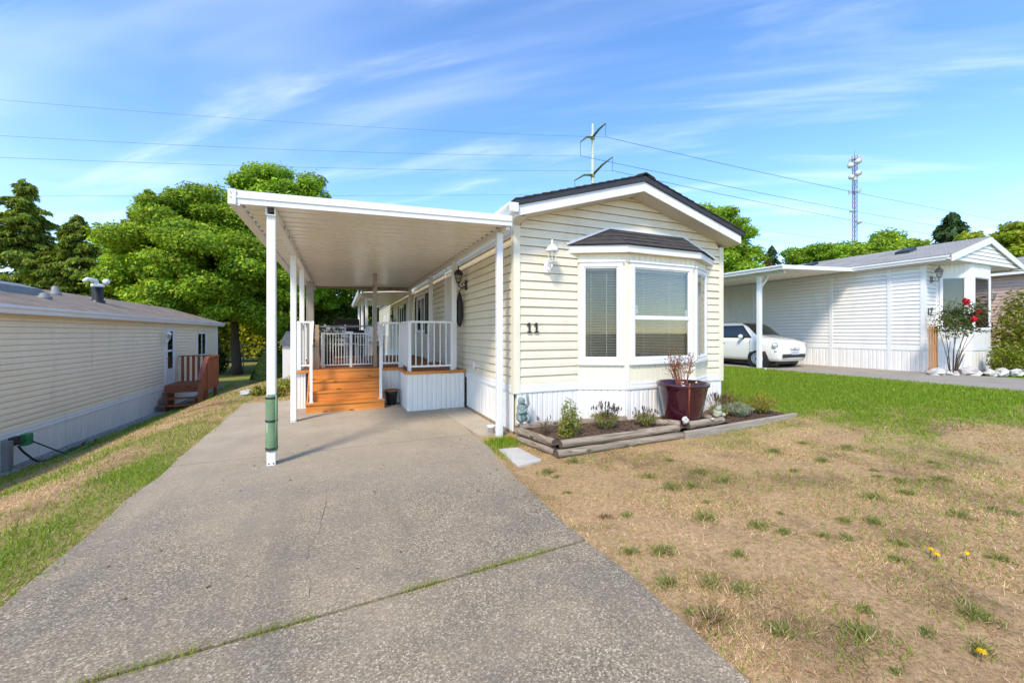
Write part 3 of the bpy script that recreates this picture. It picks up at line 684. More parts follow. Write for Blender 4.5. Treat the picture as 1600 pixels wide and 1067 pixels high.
def cpost(x, y, z0, z1, w=.088, foot=True, mat='white_metal', par=None, name='post'):
    par = par or cp; c_ = w / 2; r = .012; pl = []
    for sx, sy in ((1, 1), (-1, 1), (-1, -1), (1, -1)):
        for k in range(3):
            a = math.atan2(sy, sx) + (k - 1) * PI / 4; pl.append((x + sx * (c_ - r) + r * math.cos(a), y + sy * (c_ - r) + r * math.sin(a)))
    o = MB().prism(pl, lambda p, t: (p[0], p[1], t), z0, z1).build(name, mat, par)
    if foot:
        mb = MB()
        for sx, sy in ((0, -1), (-1, 0), (1, 0)):
            for k in (-.022, .022): mb.ball((x + sx * (c_ + .002) + k * abs(sy), y + sy * (c_ + .002) + k * abs(sx), z0 + .035), .008, n=6, m=4)
        mb.build('bolt', 'black_metal', o)
    return o
for y in (5.10, 7.43, 9.05): cpost(BXO, y, 0.0 if y < 8 else .74, zc(BXO) - .106)
MB().box(BXO - .05, 5.02, zc(BXO) - .10, BXO - .046, 5.18, zc(BXO) - .02).build('bracket', 'white_metal', cp)
cpost(BXO + .02, 11.2, .74, zc(BXO) - .106, .17, False, 'grey_post'); cpost(2.06, 5.26, 0.0, zc(2.06) - .063, foot=False)
for y in (7.68, 9.85, 13.0): cpost(2.06, y, .745, zc(2.06) - .063, foot=False)
wrp = thing('foam_wrap', 'green foam mat wrapped round the front carport post', 'foam mat', (BXO, 5.10, .165))
mb = MB(); rr = .058
pf = [(rr * (1 + .03 * math.sin(17 * z)), z) for z in np.linspace(0, .62, 16)]
mb.lathe(pf, (BXO, 5.10, .165), 20); mb.build('mat', 'foam', wrp, True)
MB().tube([(BXO + .045, 5.065, .175), (BXO + .048, 5.065, .5), (BXO + .046, 5.064, .78)], .013, 8).build('rolled_edge', 'foam', wrp, True)
for z in (.185, .485, .735): MB().lathe([(rr + .003, 0), (rr + .005, .01), (rr + .003, .022)], (BXO, 5.10, z), 20).build('strap', 'black_plastic', wrp, True)
# lower patio cover further back
pc = thing('patio_cover', 'lower white patio cover behind the carport along the cream wall', 'patio cover', (1.4, 16.8, 0))
MB().hexa([(.66, 13.36, 2.70), (2.24, 13.36, 2.80), (2.24, 20.2, 2.80), (.66, 20.2, 2.70)], [(.66, 13.36, 2.74), (2.24, 13.36, 2.84), (2.24, 20.2, 2.84), (.66, 20.2, 2.74)]).build('roof_panel', 'pan_white', pc)
mb = MB()
for i in range(32): y = 13.4 + i * .21; mb.hexa([(.68, y, 2.685), (2.2, y, 2.78), (2.2, y + .03, 2.78), (.68, y + .03, 2.685)], [(.68, y, 2.699), (2.2, y, 2.796), (2.2, y + .03, 2.796), (.68, y + .03, 2.699)])
mb.build('rib', 'pan_white', pc)
MB().prism(pr and [(0, 0), (.10, 0), (.12, .13), (.105, .13), (.09, .012), (.012, .012), (.012, .13), (0, .13)], lambda p, t: (.65 - p[0], t, 2.66 + p[1]), 13.3, 20.3).build('gutter', 'white_metal', pc)
MB().tube([(.62, 13.5, 2.66), (.68, 13.5, 2.58), (.95, 13.48, 2.50), (1.0, 13.48, 2.42), (1.0, 13.48, .3)], .035, 8).build('downspout', 'white_metal', pc)
for x, y in ((.82, 13.9), (.82, 16.6), (.82, 19.4)): cpost(x, y, -.6, 2.70, .09, False, par=pc)
# ------------------------------------------------------------------ deck
DZ = .74
dk = thing('deck', 'cedar deck with white skirting and white railings under the carport', 'deck', (.7, 10.5, 0))
def deckx(y): return 1.15 if y < 8.62 else -.78
y = 7.56; k = 0
while y < 13.4:
    x0 = deckx(y + .01); MB().box(x0, y, DZ - .035, 2.24, y + .135, DZ).build('deck_board', 'cedar_deck', dk); y += .142
mb = MB(); mb.box(1.12, 7.535, DZ - .05, 2.25, 7.559, DZ + .002); mb.box(1.12, 7.559, DZ - .05, 1.149, 8.60, DZ + .002); mb.box(-.80, 8.585, DZ - .05, 1.119, 8.615, DZ + .002); mb.box(-.81, 8.616, DZ - .05, -.785, 13.4, DZ + .002)
mb.build('rim_board', 'cedar', dk)
FD1 = fr((0, 7.575, 0), (1, 0, 0), (0, -1, 0)); FD2 = fr((1.165, 0, 0), (0, 1, 0), (-1, 0, 0)); FD3 = fr((0, 8.65, 0), (1, 0, 0), (0, -1, 0)); FD4 = fr((-.76, 0, 0), (0, 1, 0), (-1, 0, 0))
skirt(FD1, 1.165, 2.24, .005, DZ - .052, dk, w=.36); skirt(FD2, 7.575, 8.62, .005, DZ - .052, dk, w=.35)
skirt(FD3, .80, 1.165, .005, DZ - .052, dk, w=.36); skirt(FD3, -.76, -.58, .005, DZ - .052, dk, w=.2); skirt(FD4, 8.65, 13.3, -.3, DZ - .052, dk, w=.4)
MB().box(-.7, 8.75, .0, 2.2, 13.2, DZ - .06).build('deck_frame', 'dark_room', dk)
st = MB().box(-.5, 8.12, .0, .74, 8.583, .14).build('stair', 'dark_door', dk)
rz = DZ / 4
sy = [8.07, 8.26, 8.42, 8.56]
for i in range(4):
    a, b_ = (-.55, .80) if i == 0 else (-.51, .76); y = sy[i]; z0 = i * rz
    if i < 3: MB().box(a, y, z0 + .002, b_, y + .035, z0 + rz - .036).build('riser', 'cedar', st, bevel=.005)
    else: MB().box(a, y, z0 + .002, b_, y + .024, z0 + rz - .052).build('riser', 'cedar', st, bevel=.005)
    if i < 3: MB().box(a - .01, y - .02, z0 + rz - .034, b_ + .01, sy[i + 1] + .02, z0 + rz).build('tread', 'cedar', st, bevel=.006)
for x in (-.53, .765):
    mb = MB(); mb.prism([(8.107, .003), (8.58, .003), (8.58, DZ - .06), (8.44, rz * 3 - .04), (8.28, rz * 2 - .04), (8.107, rz - .04)], lambda p, t: (t, p[0], p[1]), x - .012, x + .012); mb.build('stringer', 'cedar', st)
def railing(p, q, z=DZ, h=.94, gap=.115, ends=(1, 1), pick=True):
    p = Vector((*p, 0)); q = Vector((*q, 0)); L = (q - p).length; d = (q - p) / L
    r = MB().bar((p.x, p.y, z + h - .02), (q.x, q.y, z + h - .02), .055, .04).build('railing', 'white_metal', dk, bevel=.006)
    MB().bar((p.x, p.y, z + .09), (q.x, q.y, z + .09), .04, .035).build('bottom_rail', 'white_metal', r)
    n = int(L / gap)
    for i in range(1, n + 1):
        s = p + d * (L * i / (n + 1)); MB().box(s.x - .009, s.y - .009, z + .105, s.x + .009, s.y + .009, z + h - .04).build('picket', 'white_metal', r)
    for e, s in zip(ends, (p, q)):
        if e: MB().box(s.x - .027, s.y - .027, z + .002, s.x + .027, s.y + .027, z + h - .041).build('rail_post', 'white_metal', r)
railing((1.20, 7.62), (2.0, 7.62)); railing((1.20, 7.68), (1.20, 8.64), gap=.10); railing((.80, 8.70), (1.17, 8.70), gap=.09)
railing((-.70, 8.70), (-.50, 8.70), gap=.1); railing((-.72, 8.76), (-.72, 10.6), gap=.11)
for x in (-.47, .74):
    hp = MB().box(x - .025, 8.17, rz, x + .025, 8.22, 1.18).build('handrail_post', 'white_metal', dk)
    MB().box(x - .045, 8.15, rz + .0, x + .045, 8.24, rz + .008).build('foot_plate', 'white_metal', hp)
    MB().bar((x, 8.195, 1.17), (x, 8.70, DZ + .93), .045, .045).build('handrail', 'white_metal', dk, bevel=.005)
for x, z in ((-.41, 1.62), (.70, 1.62)): MB().box(x - .035, 9.0, DZ, x + .035, 9.07, z).build('timber_post', 'cedar_post', dk)
MB().box(.66, 9.005, 1.62, .74, 9.085, 2.72).build('upper_post', 'grey_post', dk)
MB().bar((-.40, 9.05, 1.58), (.72, 9.05, 1.60), .03, .03).build('rod', 'grey_metal', dk)
gt = thing('child_gate', 'white metal barred child gate across the top of the steps', 'gate', (.13, 9.2, DZ))
gz0, gz1 = DZ + .02, DZ + .70
MB().bar((-.34, 9.2, gz1), (.66, 9.2, gz1), .022, .022).build('top_rail', 'white_metal', gt); MB().bar((-.34, 9.2, gz0 + .03), (.66, 9.2, gz0 + .03), .022, .022).build('bottom_rail', 'white_metal', gt)
for x in (-.30, .23): MB().box(x - .025, 9.178, gz0 - .02, x + .025, 9.222, gz1 + .02).build('upright', 'white_metal', gt)
for i in range(19):
    x = -.335 + i * .054
    if abs(x + .30) < .03 or abs(x - .23) < .03: continue
    MB().box(x - .007, 9.193, gz0 + .03, x + .007, 9.207, gz1).build('bar', 'white_metal', gt)
MB().box(.12, 9.17, gz1 + .012, .27, 9.23, gz1 + .045).build('latch', 'white_metal', gt)
pt = thing('flower_pot', 'dark plastic pot with a terracotta dish beside the cedar steps', 'pot', (.97, 8.42, 0))
MB().lathe([(.085, 0), (.115, .24), (.125, .245), (.125, .28), (.11, .28), (.10, .25)], (.97, 8.42, .003), 20).build('pot', 'black_plastic', pt, True)
MB().lathe([(.10, 0), (.13, .015), (.135, .04), (.12, .04), (.11, .02)], (.97, 8.42, .275), 20).build('dish', 'terracotta', pt, True)
# deck furniture
def chair(x, y, rz_, label, frame, seatm):
    c = thing('patio_chair', label, 'chair', (x, y, DZ)); R = Matrix.Rotation(rz_, 3, 'Z')
    def W(p): v = R @ Vector(p); return (x + v.x, y + v.y, DZ + v.z)
    def hb(a0, b0, c0, a1, b1, c1): return MB().hexa([W(q) for q in ((a0, b0, c0), (a1, b0, c0), (a1, b1, c0), (a0, b1, c0))], [W(q) for q in ((a0, b0, c1), (a1, b0, c1), (a1, b1, c1), (a0, b1, c1))])
    for sx in (-.24, .22):
        hb(sx, -.24, .002, sx + .03, -.21, .62).build('leg', frame, c); hb(sx, .21, .002, sx + .03, .24, .92).build('leg', frame, c)
        hb(sx - .01, -.27, .62, sx + .04, .21, .645).build('armrest', frame, c)
    for k in range(5): hb(-.21, -.24 + k * .09, .41, .21, -.165 + k * .09, .43).build('seat_slat', seatm, c)
    for k in range(4): hb(-.205, .215, .50 + k * .105, .205, .235, .575 + k * .105).build('back_slat', seatm, c)
chair(-.05, 10.4, .2, 'white slatted patio chair on the deck behind the child gate, leftmost', 'white_metal', 'white_vinyl'); chair(.75, 10.8, -.6, 'white slatted patio chair on the deck beside the dark grill', 'white_metal', 'white_vinyl')
bq = thing('grill', 'black covered barbecue grill on the deck behind the child gate', 'grill', (.2, 12.2, DZ))
MB().box(-.25, 11.95, DZ + .08, .65, 12.45, DZ + .80).build('cabinet', 'black_plastic', bq, bevel=.04)
MB().prism([(11.93, 0), (12.47, 0), (12.45, .20), (12.3, .30), (12.1, .30), (11.95, .18)], lambda p, t: (t, p[0], DZ + .80 + p[1]), -.12, .52).build('lid', 'black_metal', bq, bevel=.02)
for sx in (-.2, .6): MB().box(sx - .03, 12.1, DZ + .001, sx + .03, 12.3, DZ + .08).build('caster', 'black_plastic', bq)
tb = thing('patio_table', 'low white patio table on the deck by the timber post', 'table', (.05, 11.3, DZ))
MB().box(-.35, 11.1, DZ + .42, .45, 11.5, DZ + .45).build('table_top', 'white_vinyl', tb)
for sx in (-.3, .4):
    for q in (11.15, 11.45): MB().box(sx - .02, q - .02, DZ + .002, sx + .02, q + .02, DZ + .42).build('leg', 'white_metal', tb)
# ------------------------------------------------------------------ house on the left
LX, LY0, LY1 = -5.70, 6.5, 24.7
hl = thing('mobile_home', 'long beige mobile home with brown shingle roof down the grass slope', 'house', (-7.8, 15.6, -1.2))
FL = fr((LX, 0, 0), (0, 1, 0), (1, 0, 0))
lz0, lz1 = -.40, 1.88; LRX = LX - 2.1
mb = MB(); mb.prism([(LX - .03, -1.6), (LX - 4.2, -1.6), (LX - 4.2, lz1), (LRX, 2.50), (LX - .03, lz1)], lambda p, t: (p[0], t, p[1]), LY0, LY1); mb.build('wall', 'beige', hl)
def lsp(z, zt):
    out = []; a = LY0
    for c0, c1, q0, q1 in ((18.02, 18.92, -.42, 1.68), (21.55, 22.8, .42, 1.5)):
        if z < q1 - .03 and zt > q0 + .03: out.append((a, c0)); a = c1
    out.append((a, LY1 - .07)); k = int((z + 2) / .232) % 3; o2 = []
    for p, q in out:
        c = 7.3 + 1.23 * k
        while c < q:
            if c > p + .3 and c < q - .3: o2.append((p, c - .002)); p = c + .002
            c += 3.66
        o2.append((p, q))
    return o2
siding(FL, lz0, lz1, .116, lsp, 'beige', hl)
pr_ = [(0, -.52), (.03, -.52), (.03, -.49), (.022, -.48), (.022, -.42), (.015, -.40), (0, -.40)]
MB().prism(pr_, lambda p, t: wp(FL, t, p[0], p[1]), LY0, LY1).build('base_trim', 'white_trim', hl)
skirt(FL, LY0, LY1, -1.5, -.52, hl, w=.6)
MB().box(LX - .07, LY1 - .07, -1.5, LX + .03, LY1 + .03, lz1).build('corner_trim', 'white_trim', hl)
mb = MB()
for sgn in (1, -1):
    xe = LRX + sgn * 2.32; ze = 1.97
    mb = MB(); mb.prism([(xe, ze), (LRX, 2.70), (LRX, 2.64), (xe, ze - .06)], lambda p, t: (p[0], t, p[1]), LY0 - .3, LY1 + .25); mb.build('roof', 'shingle_brown', hl)
    mb = MB(); mb.prism([(xe, ze - .064), (LRX, 2.636), (LRX, 2.50), (xe, ze - .19)], lambda p, t: (p[0], t, p[1]), LY1 + .21, LY1 + .24); mb.build('rake_board', 'white_trim', hl)
MB().box(LX + .001, LY0, 1.79, LX + .21, LY1 + .2, 1.805).build('eave_soffit', 'soffit', hl)
gutter_x('gutter', LY0, LY1 + .22, LX + .215, 1.81, 1, hl, w=.10, h=.15)
dr = ring(FL, 18.02, 18.92, -.40, 1.68, .07, 0, .03).build('door', 'white_trim', hl)
wbox(FL, 18.09, 18.85, 0, .016, -.33, 1.61).build('door_panel', 'white_vinyl', dr)
for a_, b_ in ((.16, .78), (.84, 1.52)):
    wbox(FL, 18.22, 18.72, .017, .021, a_, b_).build('pane', 'mirror_glass', dr); ring(FL, 18.20, 18.74, a_ - .02, b_ + .02, .025, .016, .026).build('light_frame', 'white_trim', dr)
MB().ball(wp(FL, 18.16, .05, .55), .03).build('handle', 'chrome', dr, True)
window(FL, 21.55, 22.8, .42, 1.5, hl, 0, .06, glass='mirror_glass', div=22.17)
lantern('wall_lantern', 'white carriage lantern by the door of the beige mobile home', FL, 17.75, 1.18, 'white_metal', 1.1)
def rz_l(x): return 1.97 + (2.70 - 1.97) * (x - (LRX + 2.32)) / (-2.32)
def onroof(x, y): return (x, y, rz_l(x))
ch = thing('chimney_flue', 'black chimney flue with white vent cap on the brown shingle roof', 'chimney', onroof(-6.9, 16.6))
MB().lathe([(.17, -.15), (.17, .05), (.13, .06), (.13, .48)], onroof(-6.9, 16.6), 18).build('flue', 'black_metal', ch, True)
MB().lathe([(.13, .46), (.16, .48), (.16, .54), (.12, .56)], onroof(-6.9, 16.6), 18).build('cap', 'white_metal', ch, True)
MB().tube([(-6.9, 16.55, rz_l(-6.9) + .56), (-6.9, 16.50, rz_l(-6.9) + .66), (-7.02, 16.30, rz_l(-6.9) + .67), (-7.04, 16.2, rz_l(-6.9) + .60)], .055, 10).build('vent_pipe', 'white_metal', ch, True)
MB().ball((-6.78, 16.8, rz_l(-6.9) + .66), .09).build('vent_hood', 'white_metal', ch, True)
def rvent(x, y, r, h, label, mat='grey_metal'):
    c = onroof(x, y); o = MB().lathe([(r * 1.5, -.06), (r * 1.5, .04), (r, .05), (r * .9, h), (r * .5, h + .02)], c, 14).build('roof_vent', mat, None, True, org=c); tag(o, label, 'vent')
rvent(-7.3, 15.4, .085, .2, 'round grey vent near the ridge of the brown shingle roof'); rvent(-6.5, 13.3, .09, .1, 'low grey vent cap mid slope on the brown shingle roof'); rvent(-6.6, 11.9, .07, .18, 'pale pipe vent at the near end of the brown roof', 'white_metal')
sk = thing('skylight', 'long low grey skylight box on the brown shingle roof', 'skylight', onroof(-7.0, 13.1))
MB().hexa([onroof(-7.25, 12.3), onroof(-6.75, 12.3), onroof(-6.75, 13.9), onroof(-7.25, 13.9)], [(-7.22, 12.33, rz_l(-7.22) + .13), (-6.78, 12.33, rz_l(-6.78) + .13), (-6.78, 13.87, rz_l(-6.78) + .13), (-7.22, 13.87, rz_l(-7.22) + .13)]).build('frame', 'grey_metal', sk)
MB().hexa([(-7.19, 12.36, rz_l(-7.19) + .131), (-6.81, 12.36, rz_l(-6.81) + .131), (-6.81, 13.84, rz_l(-6.81) + .131), (-7.19, 13.84, rz_l(-7.19) + .131)], [(-7.19, 12.36, rz_l(-7.19) + .15), (-6.81, 12.36, rz_l(-6.81) + .15), (-6.81, 13.84, rz_l(-6.81) + .15), (-7.19, 13.84, rz_l(-7.19) + .15)]).build('dome', 'grey_metal', sk)
# its stair deck
ld_ = thing('porch_deck', 'reddish brown wooden porch with steps by the beige mobile home', 'deck', (-5.1, 18.3, -1.2))
pz = -.40; px0, px1, py0, py1 = LX + .04, LX + 1.25, 17.95, 19.35
y = py0
while y < py1 - .05: MB().box(px0, y, pz - .035, px1, y + .132, pz).build('deck_board', 'redwood_x', ld_); y += .14
MB().box(px0, py0 - .03, pz - .24, px1 + .02, py0 - .002, pz - .002).build('rim_board', 'redwood_x', ld_); MB().box(px1 + .002, py0, pz - .24, px1 + .03, py1, pz - .002).build('rim_board', 'redwood', ld_)
gzl = lambda x, y: float(hgt(x, y))
for x, y in ((px1 - .06, py0 + .06), (px1 - .06, py1 - .06), (px0 + .1, py0 + .06)): MB().box(x - .05, y - .05, gzl(x, y) - .05, x + .05, y + .05, pz - .036).build('post', 'redwood', ld_)
rt = pz + .95
MB().box(px0, py1 - .07, rt, px1 + .04, py1 + .07, rt + .04).build('top_rail', 'redwood_x', ld_); MB().box(px1 - .05, py0 - .02, rt + .001, px1 + .09, py1 - .071, rt + .041).build('top_rail', 'redwood', ld_)
for i in range(7): x = px0 + .10 + i * .17; MB().box(x - .045, py1 - .03, pz, x + .045, py1 + .0, rt).build('baluster', 'redwood', ld_)
for i in range(9): y = py0 + .06 + i * .155; MB().box(px1 + .031, y - .06, pz - .2, px1 + .055, y + .06, rt).build('baluster', 'redwood', ld_)
stp = 3
for i in range(stp):
    z = pz - .2 * (i + 1); y1_ = py0 - .03 - .28 * i; MB().box(px0 + .02, y1_ - .30, z - .035, px1 - .05, y1_ - .01, z).build('tread', 'redwood_x', ld_)
for x in (px0 + .25, px1 - .2):
    mb = MB(); mb.prism([(py0 - .035, pz - .25), (py0 - .035, pz - .9), (py0 - .9, pz - .95), (py0 - .9, pz - .66)], lambda p, t: (t, p[0], p[1]), x - .02, x + .02); mb.build('stringer', 'redwood', ld_)
for y in (py0 - .08, py0 - .85): MB().box(px1 - .04, y - .05, -1.3, px1 + .06, y + .05, (rt if y > py0 - .5 else pz + .2)).build('newel', 'redwood', ld_)
MB().bar((px1 + .01, py0 - .05, rt + .02), (px1 + .01, py0 - .95, pz + .22), .13, .04).build('handrail', 'redwood', ld_)
for i in range(5):
    y = py0 - .16 - i * .14; zt = rt - (py0 - .05 - y) * (.73 / .9); MB().box(px1 + .0, y - .05, zt - .95, px1 + .025, y + .05, zt).build('baluster', 'redwood', ld_)
# gravel strip, power box and cables
mb = MB()
for i in range(2600):
    y = 7 + 17.5 * random.random(); x = LX + .05 + abs(random.gauss(0, .16)); z = gzl(x, y) + .005; r = random.uniform(.018, .045)
    a = random.random() * PI; ca, sa = math.cos(a) * r, math.sin(a) * r
    mb.add([(x + ca, y + sa, z), (x - sa, y + ca, z), (x - ca, y - sa, z), (x + sa * .8, y - ca, z), (x + random.uniform(-.3, .3) * r, y, z + r * .7)], [(0, 1, 4), (1, 2, 4), (2, 3, 4), (3, 0, 4)])
tag(mb.build('gravel', 'gravel', None), 'grey gravel strip along the skirting of the beige home', 'gravel', kind='stuff')
ub = thing('power_box', 'green outdoor power box on a grey stake by the beige home', 'power box', (-5.48, 10.45, -1.0))
MB().box(-5.56, 10.22, -1.12, -5.46, 10.34, -.50).build('stake', 'grey_metal', ub); MB().box(-5.54, 10.62, -.68, -5.42, 10.80, -.46).build('outlet_case', 'green_plastic', ub, bevel=.02)
MB().box(-5.55, 10.36, -.62, -5.47, 10.55, -.46).build('transformer', 'black_plastic', ub, bevel=.015)
MB().tube([(-5.50, 10.34, -.55), (-5.44, 10.5, -.58), (-5.45, 10.66, -.55)], .018, 8).build('plug_lead', 'black_plastic', ub)
def cable(pts, r, mat, label, name='cable'):
    P2 = []
    for i in range(len(pts) - 1):
        for k in range(5):
            t = k / 5; p0 = Vector(pts[max(i - 1, 0)]); p1 = Vector(pts[i]); p2 = Vector(pts[i + 1]); p3 = Vector(pts[min(i + 2, len(pts) - 1)])
            P2.append(.5 * (2 * p1 + (p2 - p0) * t + (2 * p0 - 5 * p1 + 4 * p2 - p3) * t * t + (3 * p1 - p0 - 3 * p2 + p3) * t ** 3))
    P2.append(Vector(pts[-1])); return tag(MB().tube(P2, r, 6).build(name, mat, None, True), label, 'cable' if name == 'cable' else name)
gl = lambda x, y, d=.02: (x, y, gzl(x, y) + d)
cable([(-5.43, 10.40, -.62), (-5.38, 10.5, -.80), gl(-5.30, 10.75), gl(-5.22, 11.3), gl(-5.3, 12.0), gl(-5.45, 12.6)], .018, 'black_plastic', 'black cable running from the power box along the gravel')
cable([(-5.42, 10.75, -.62), (-5.3, 10.95, -.8), gl(-5.2, 11.3), gl(-5.38, 11.8), gl(-5.2, 12.3), gl(-5.4, 12.9)], .013, 'black_plastic', 'thin black lead looping from the green outlet case over gravel')
cable([gl(-5.12, 10.9), gl(-5.02, 11.3), gl(-5.08, 11.9), gl(-5.2, 12.3), gl(-5.05, 11.9, .05), gl(-4.97, 11.4)], .02, 'green_plastic', 'green garden hose lying on grass by the gravel strip', 'hose')
# ------------------------------------------------------------------ house 12 on the right
NX, NW, NY, NYB = 15.7, 4.15, 6.08, 24.0; nz0, nz1 = 1.0, 3.56; NRX = NX + NW / 2
h12 = thing('mobile_home', 'white mobile home numbered 12 with grey roof beyond the green lawn', 'house', (NRX, 15, .3))
FN = fr((NX, 0, 0), (0, 1, 0), (-1, 0, 0)); FNF = fr((0, NY, 0), (1, 0, 0), (0, -1, 0))
mb = MB(); mb.prism([(NX + .03, .1), (NX + NW, .1), (NX + NW, nz1), (NRX, 4.12), (NX + .03, nz1)], lambda p, t: (p[0], t, p[1]), NY + .03, NYB); mb.build('wall', 'white_vinyl', h12)
siding(FN, nz0, nz1, .118, lambda z, zt: [(NY + .08, 8.45), (8.55, 11.3), (11.4, 14.2), (14.3, NYB)] if True else 0, 'white_vinyl', h12)
siding(FNF, nz0, nz1, .118, lambda z, zt: [(NX + .08, 16.35)], 'white_vinyl', h12)
for y in (8.5, 11.35, 14.25): MB().box(NX - .03, y - .05, .3, NX, y + .05, nz1).build('batten', 'white_trim', h12)
MB().box(NX - .035, 6.83, .3, NX - .019, 6.93, nz1).build('downspout', 'white_trim', h12)
MB().box(NX - .03, NY - .03, .95, NX + .075, NY + .075, nz1).build('corner_trim', 'white_trim', h12)
MB().prism([(0, .94), (.028, .94), (.02, 1.0), (0, 1.0)], lambda p, t: wp(FN, t, p[0], p[1]), NY, NYB).build('base_trim', 'white_trim', h12)
skirt(FN, NY, NYB, .25, .94, h12, w=.42); skirt(FNF, NX, 16.35, .25, .94, h12, w=.33)
nb = [(16.35, NY), (16.92, 5.52), (18.15, 5.52), (18.75, NY)]
for i in range(3):
    (xa, ya), (xb, yb) = nb[i], nb[i + 1]; L = math.hypot(xb - xa, yb - ya); T = ((xb - xa) / L, (yb - ya) / L, 0); F = fr((xa, ya, 0), T, (T[1], -T[0], 0))
    skirt(F, 0, L, .25, .94, h12, w=.4); MB().prism([(0, .94), (.028, .94), (.02, 1.06), (0, 1.06)], lambda p, t: wp(F, t, p[0], p[1]), 0, L).build('base_trim', 'white_trim', h12)
    a_, b_ = (.1, L - .1); zz0, zz1 = 1.55, 3.12
    mb = MB(); wbox(F, 0, a_, -.05, 0, 1.06, 3.5, mb); wbox(F, b_, L, -.05, 0, 1.06, 3.5, mb); wbox(F, a_, b_, -.05, 0, 1.06, zz0, mb); wbox(F, a_, b_, -.05, 0, zz1, 3.5, mb)
    bw_ = mb.build('bay_wall', 'white_vinyl', h12)
    s = .03
    while s < L - .1:
        for q0, q1 in ((1.07, zz0 - .05), (zz1 + .05, 3.49)): wbox(F, s, s + .085, 0, .005, q0, q1).build('panel_strip', 'white_vinyl', bw_)
        s += .1
    wbox(F, a_ - .01, b_ + .01, -.11, -.10, zz0, zz1).build('unlit_room_sheet', 'dark_room', bw_)  # added dark sheet close behind the pane, imitates an unlit interior
    window(F, a_ - .02, b_ + .02, zz0 - .02, zz1 + .02, h12, 0, .06, glass='glass' if i != 1 else 'mirror_glass')
MB().prism([(16.5, NY - .003), (16.95, 5.66), (18.12, 5.66), (18.6, NY - .003)], lambda p, t: (p[0], p[1], t), 1.06, 1.09).build('bay_floor', 'dark_room', h12)
MB().box(16.45, NY - .02, 1.1, 18.65, NY - .004, 3.45).build('unlit_room_panel', 'dark_room', h12)  # dark-coloured panel in place of the unlit room depth
zr = lambda x: 4.26 - .295 * abs(x - NRX)
for sgn in (-1, 1):
    xe = NRX + sgn * (NW / 2 + .27)
    MB().prism([(xe, zr(xe)), (NRX, zr(NRX)), (NRX, zr(NRX) + .07), (xe, zr(xe) + .07)], lambda p, t: (p[0], t, p[1]), 5.42, NYB + .2).build('roof', 'shingle_grey', h12)
    MB().prism([(xe, zr(xe) - .14), (NRX, zr(NRX) - .15), (NRX, zr(NRX) + .035), (xe, zr(xe) + .035)], lambda p, t: (p[0], t, p[1]), 5.38, 5.415).build('rake_board', 'white_trim', h12)
    MB().box(min(xe, NRX + sgn * NW / 2), 5.43, zr(xe) - .13, max(xe, NRX + sgn * NW / 2), NYB, zr(xe) - .115).build('eave_soffit', 'soffit', h12)
gutter_x('gutter', 5.42, NYB, NX - .275, zr(NX - .27) - .1, -1, h12, w=.1, h=.12)
FG = fr((0, 5.45, 0), (1, 0, 0), (0, -1, 0)); gzb = zr(NX - .2) - .10
MB().prism([(NX - .2, gzb), (NX + NW + .2, gzb), (NRX, zr(NRX) - .02)], lambda p, t: (p[0], t, p[1]), 5.48, 5.6).build('gable', 'white_vinyl', h12)
siding(FG, gzb, zr(NRX) - .05, .115, lambda z, zt: [(NRX - (zr(NRX) - .03 - z) / .295, NRX + (zr(NRX) - .03 - z) / .295, NRX - (zr(NRX) - .03 - zt) / .295, NRX + (zr(NRX) - .03 - zt) / .295)], 'white_vinyl', h12)
MB().box(NX - .2, 5.6, gzb - .015, NX + NW + .2, NY + .05, gzb - .001).build('soffit', 'white_trim', h12)
MB().prism([(16.0, NY - .02), (16.9, 5.5), (18.2, 5.5), (19.2, NY - .02)], lambda p, t: (p[0], p[1], t), 3.50, gzb - .02).build('bay_head', 'white_trim', h12)
lantern('wall_lantern', 'dark lantern on white wall above the number 12', FNF, 16.05, 3.02, 'grey_metal', 1.1)
lantern('wall_lantern', 'dark lantern at the far right corner of the white home', fr((18.6, NY - .2, 0), (1, 0, 0), (0, -1, 0)), .25, 2.45, 'grey_metal', 1.1)
def text(t, size, loc, rot, mat, parent, name):
    cu = bpy.data.curves.new(name, 'FONT'); cu.body = t; cu.size = size; cu.extrude = .006; o = bpy.data.objects.new('tmp', cu); COL.objects.link(o)
    dg = bpy.context.evaluated_depsgraph_get(); me = bpy.data.meshes.new_from_object(o.evaluated_get(dg)); bpy.data.objects.remove(o); me.materials.clear(); me.materials.append(M[mat])
    ob = bpy.data.objects.new(name, me); COL.objects.link(ob); ob.rotation_euler = rot; ob.parent = parent; g = ORG[parent.name]; ob.location = [loc[i] - g[i] for i in range(3)]; return ob
text('12', .30, (15.80, NY - .03, 1.98), (PI / 2, 0, 0), 'numeral', h12, 'house_number')
for k, (x, y) in enumerate(((16.9, 7.0), (16.9, 9.9))):
    z = zr(x) + .065; o = thing('roof_vent', ('nearer' if k == 0 else 'farther') + ' dark box vent on the grey roof of the white home', 'vent', (x, y, z))
    MB().hexa([(x - .25, y - .2, z - .12), (x + .25, y - .2, z + .04), (x + .25, y + .2, z + .04), (x - .25, y + .2, z - .12)], [(x - .22, y - .17, z + .02), (x + .22, y - .17, z + .17), (x + .22, y + .17, z + .17), (x - .22, y + .17, z + .02)]).build('hood', 'black_metal', o); MB().box(x - .3, y - .24, z - .12, x - .26, y + .24, z - .08).build('flange', 'black_metal', o)
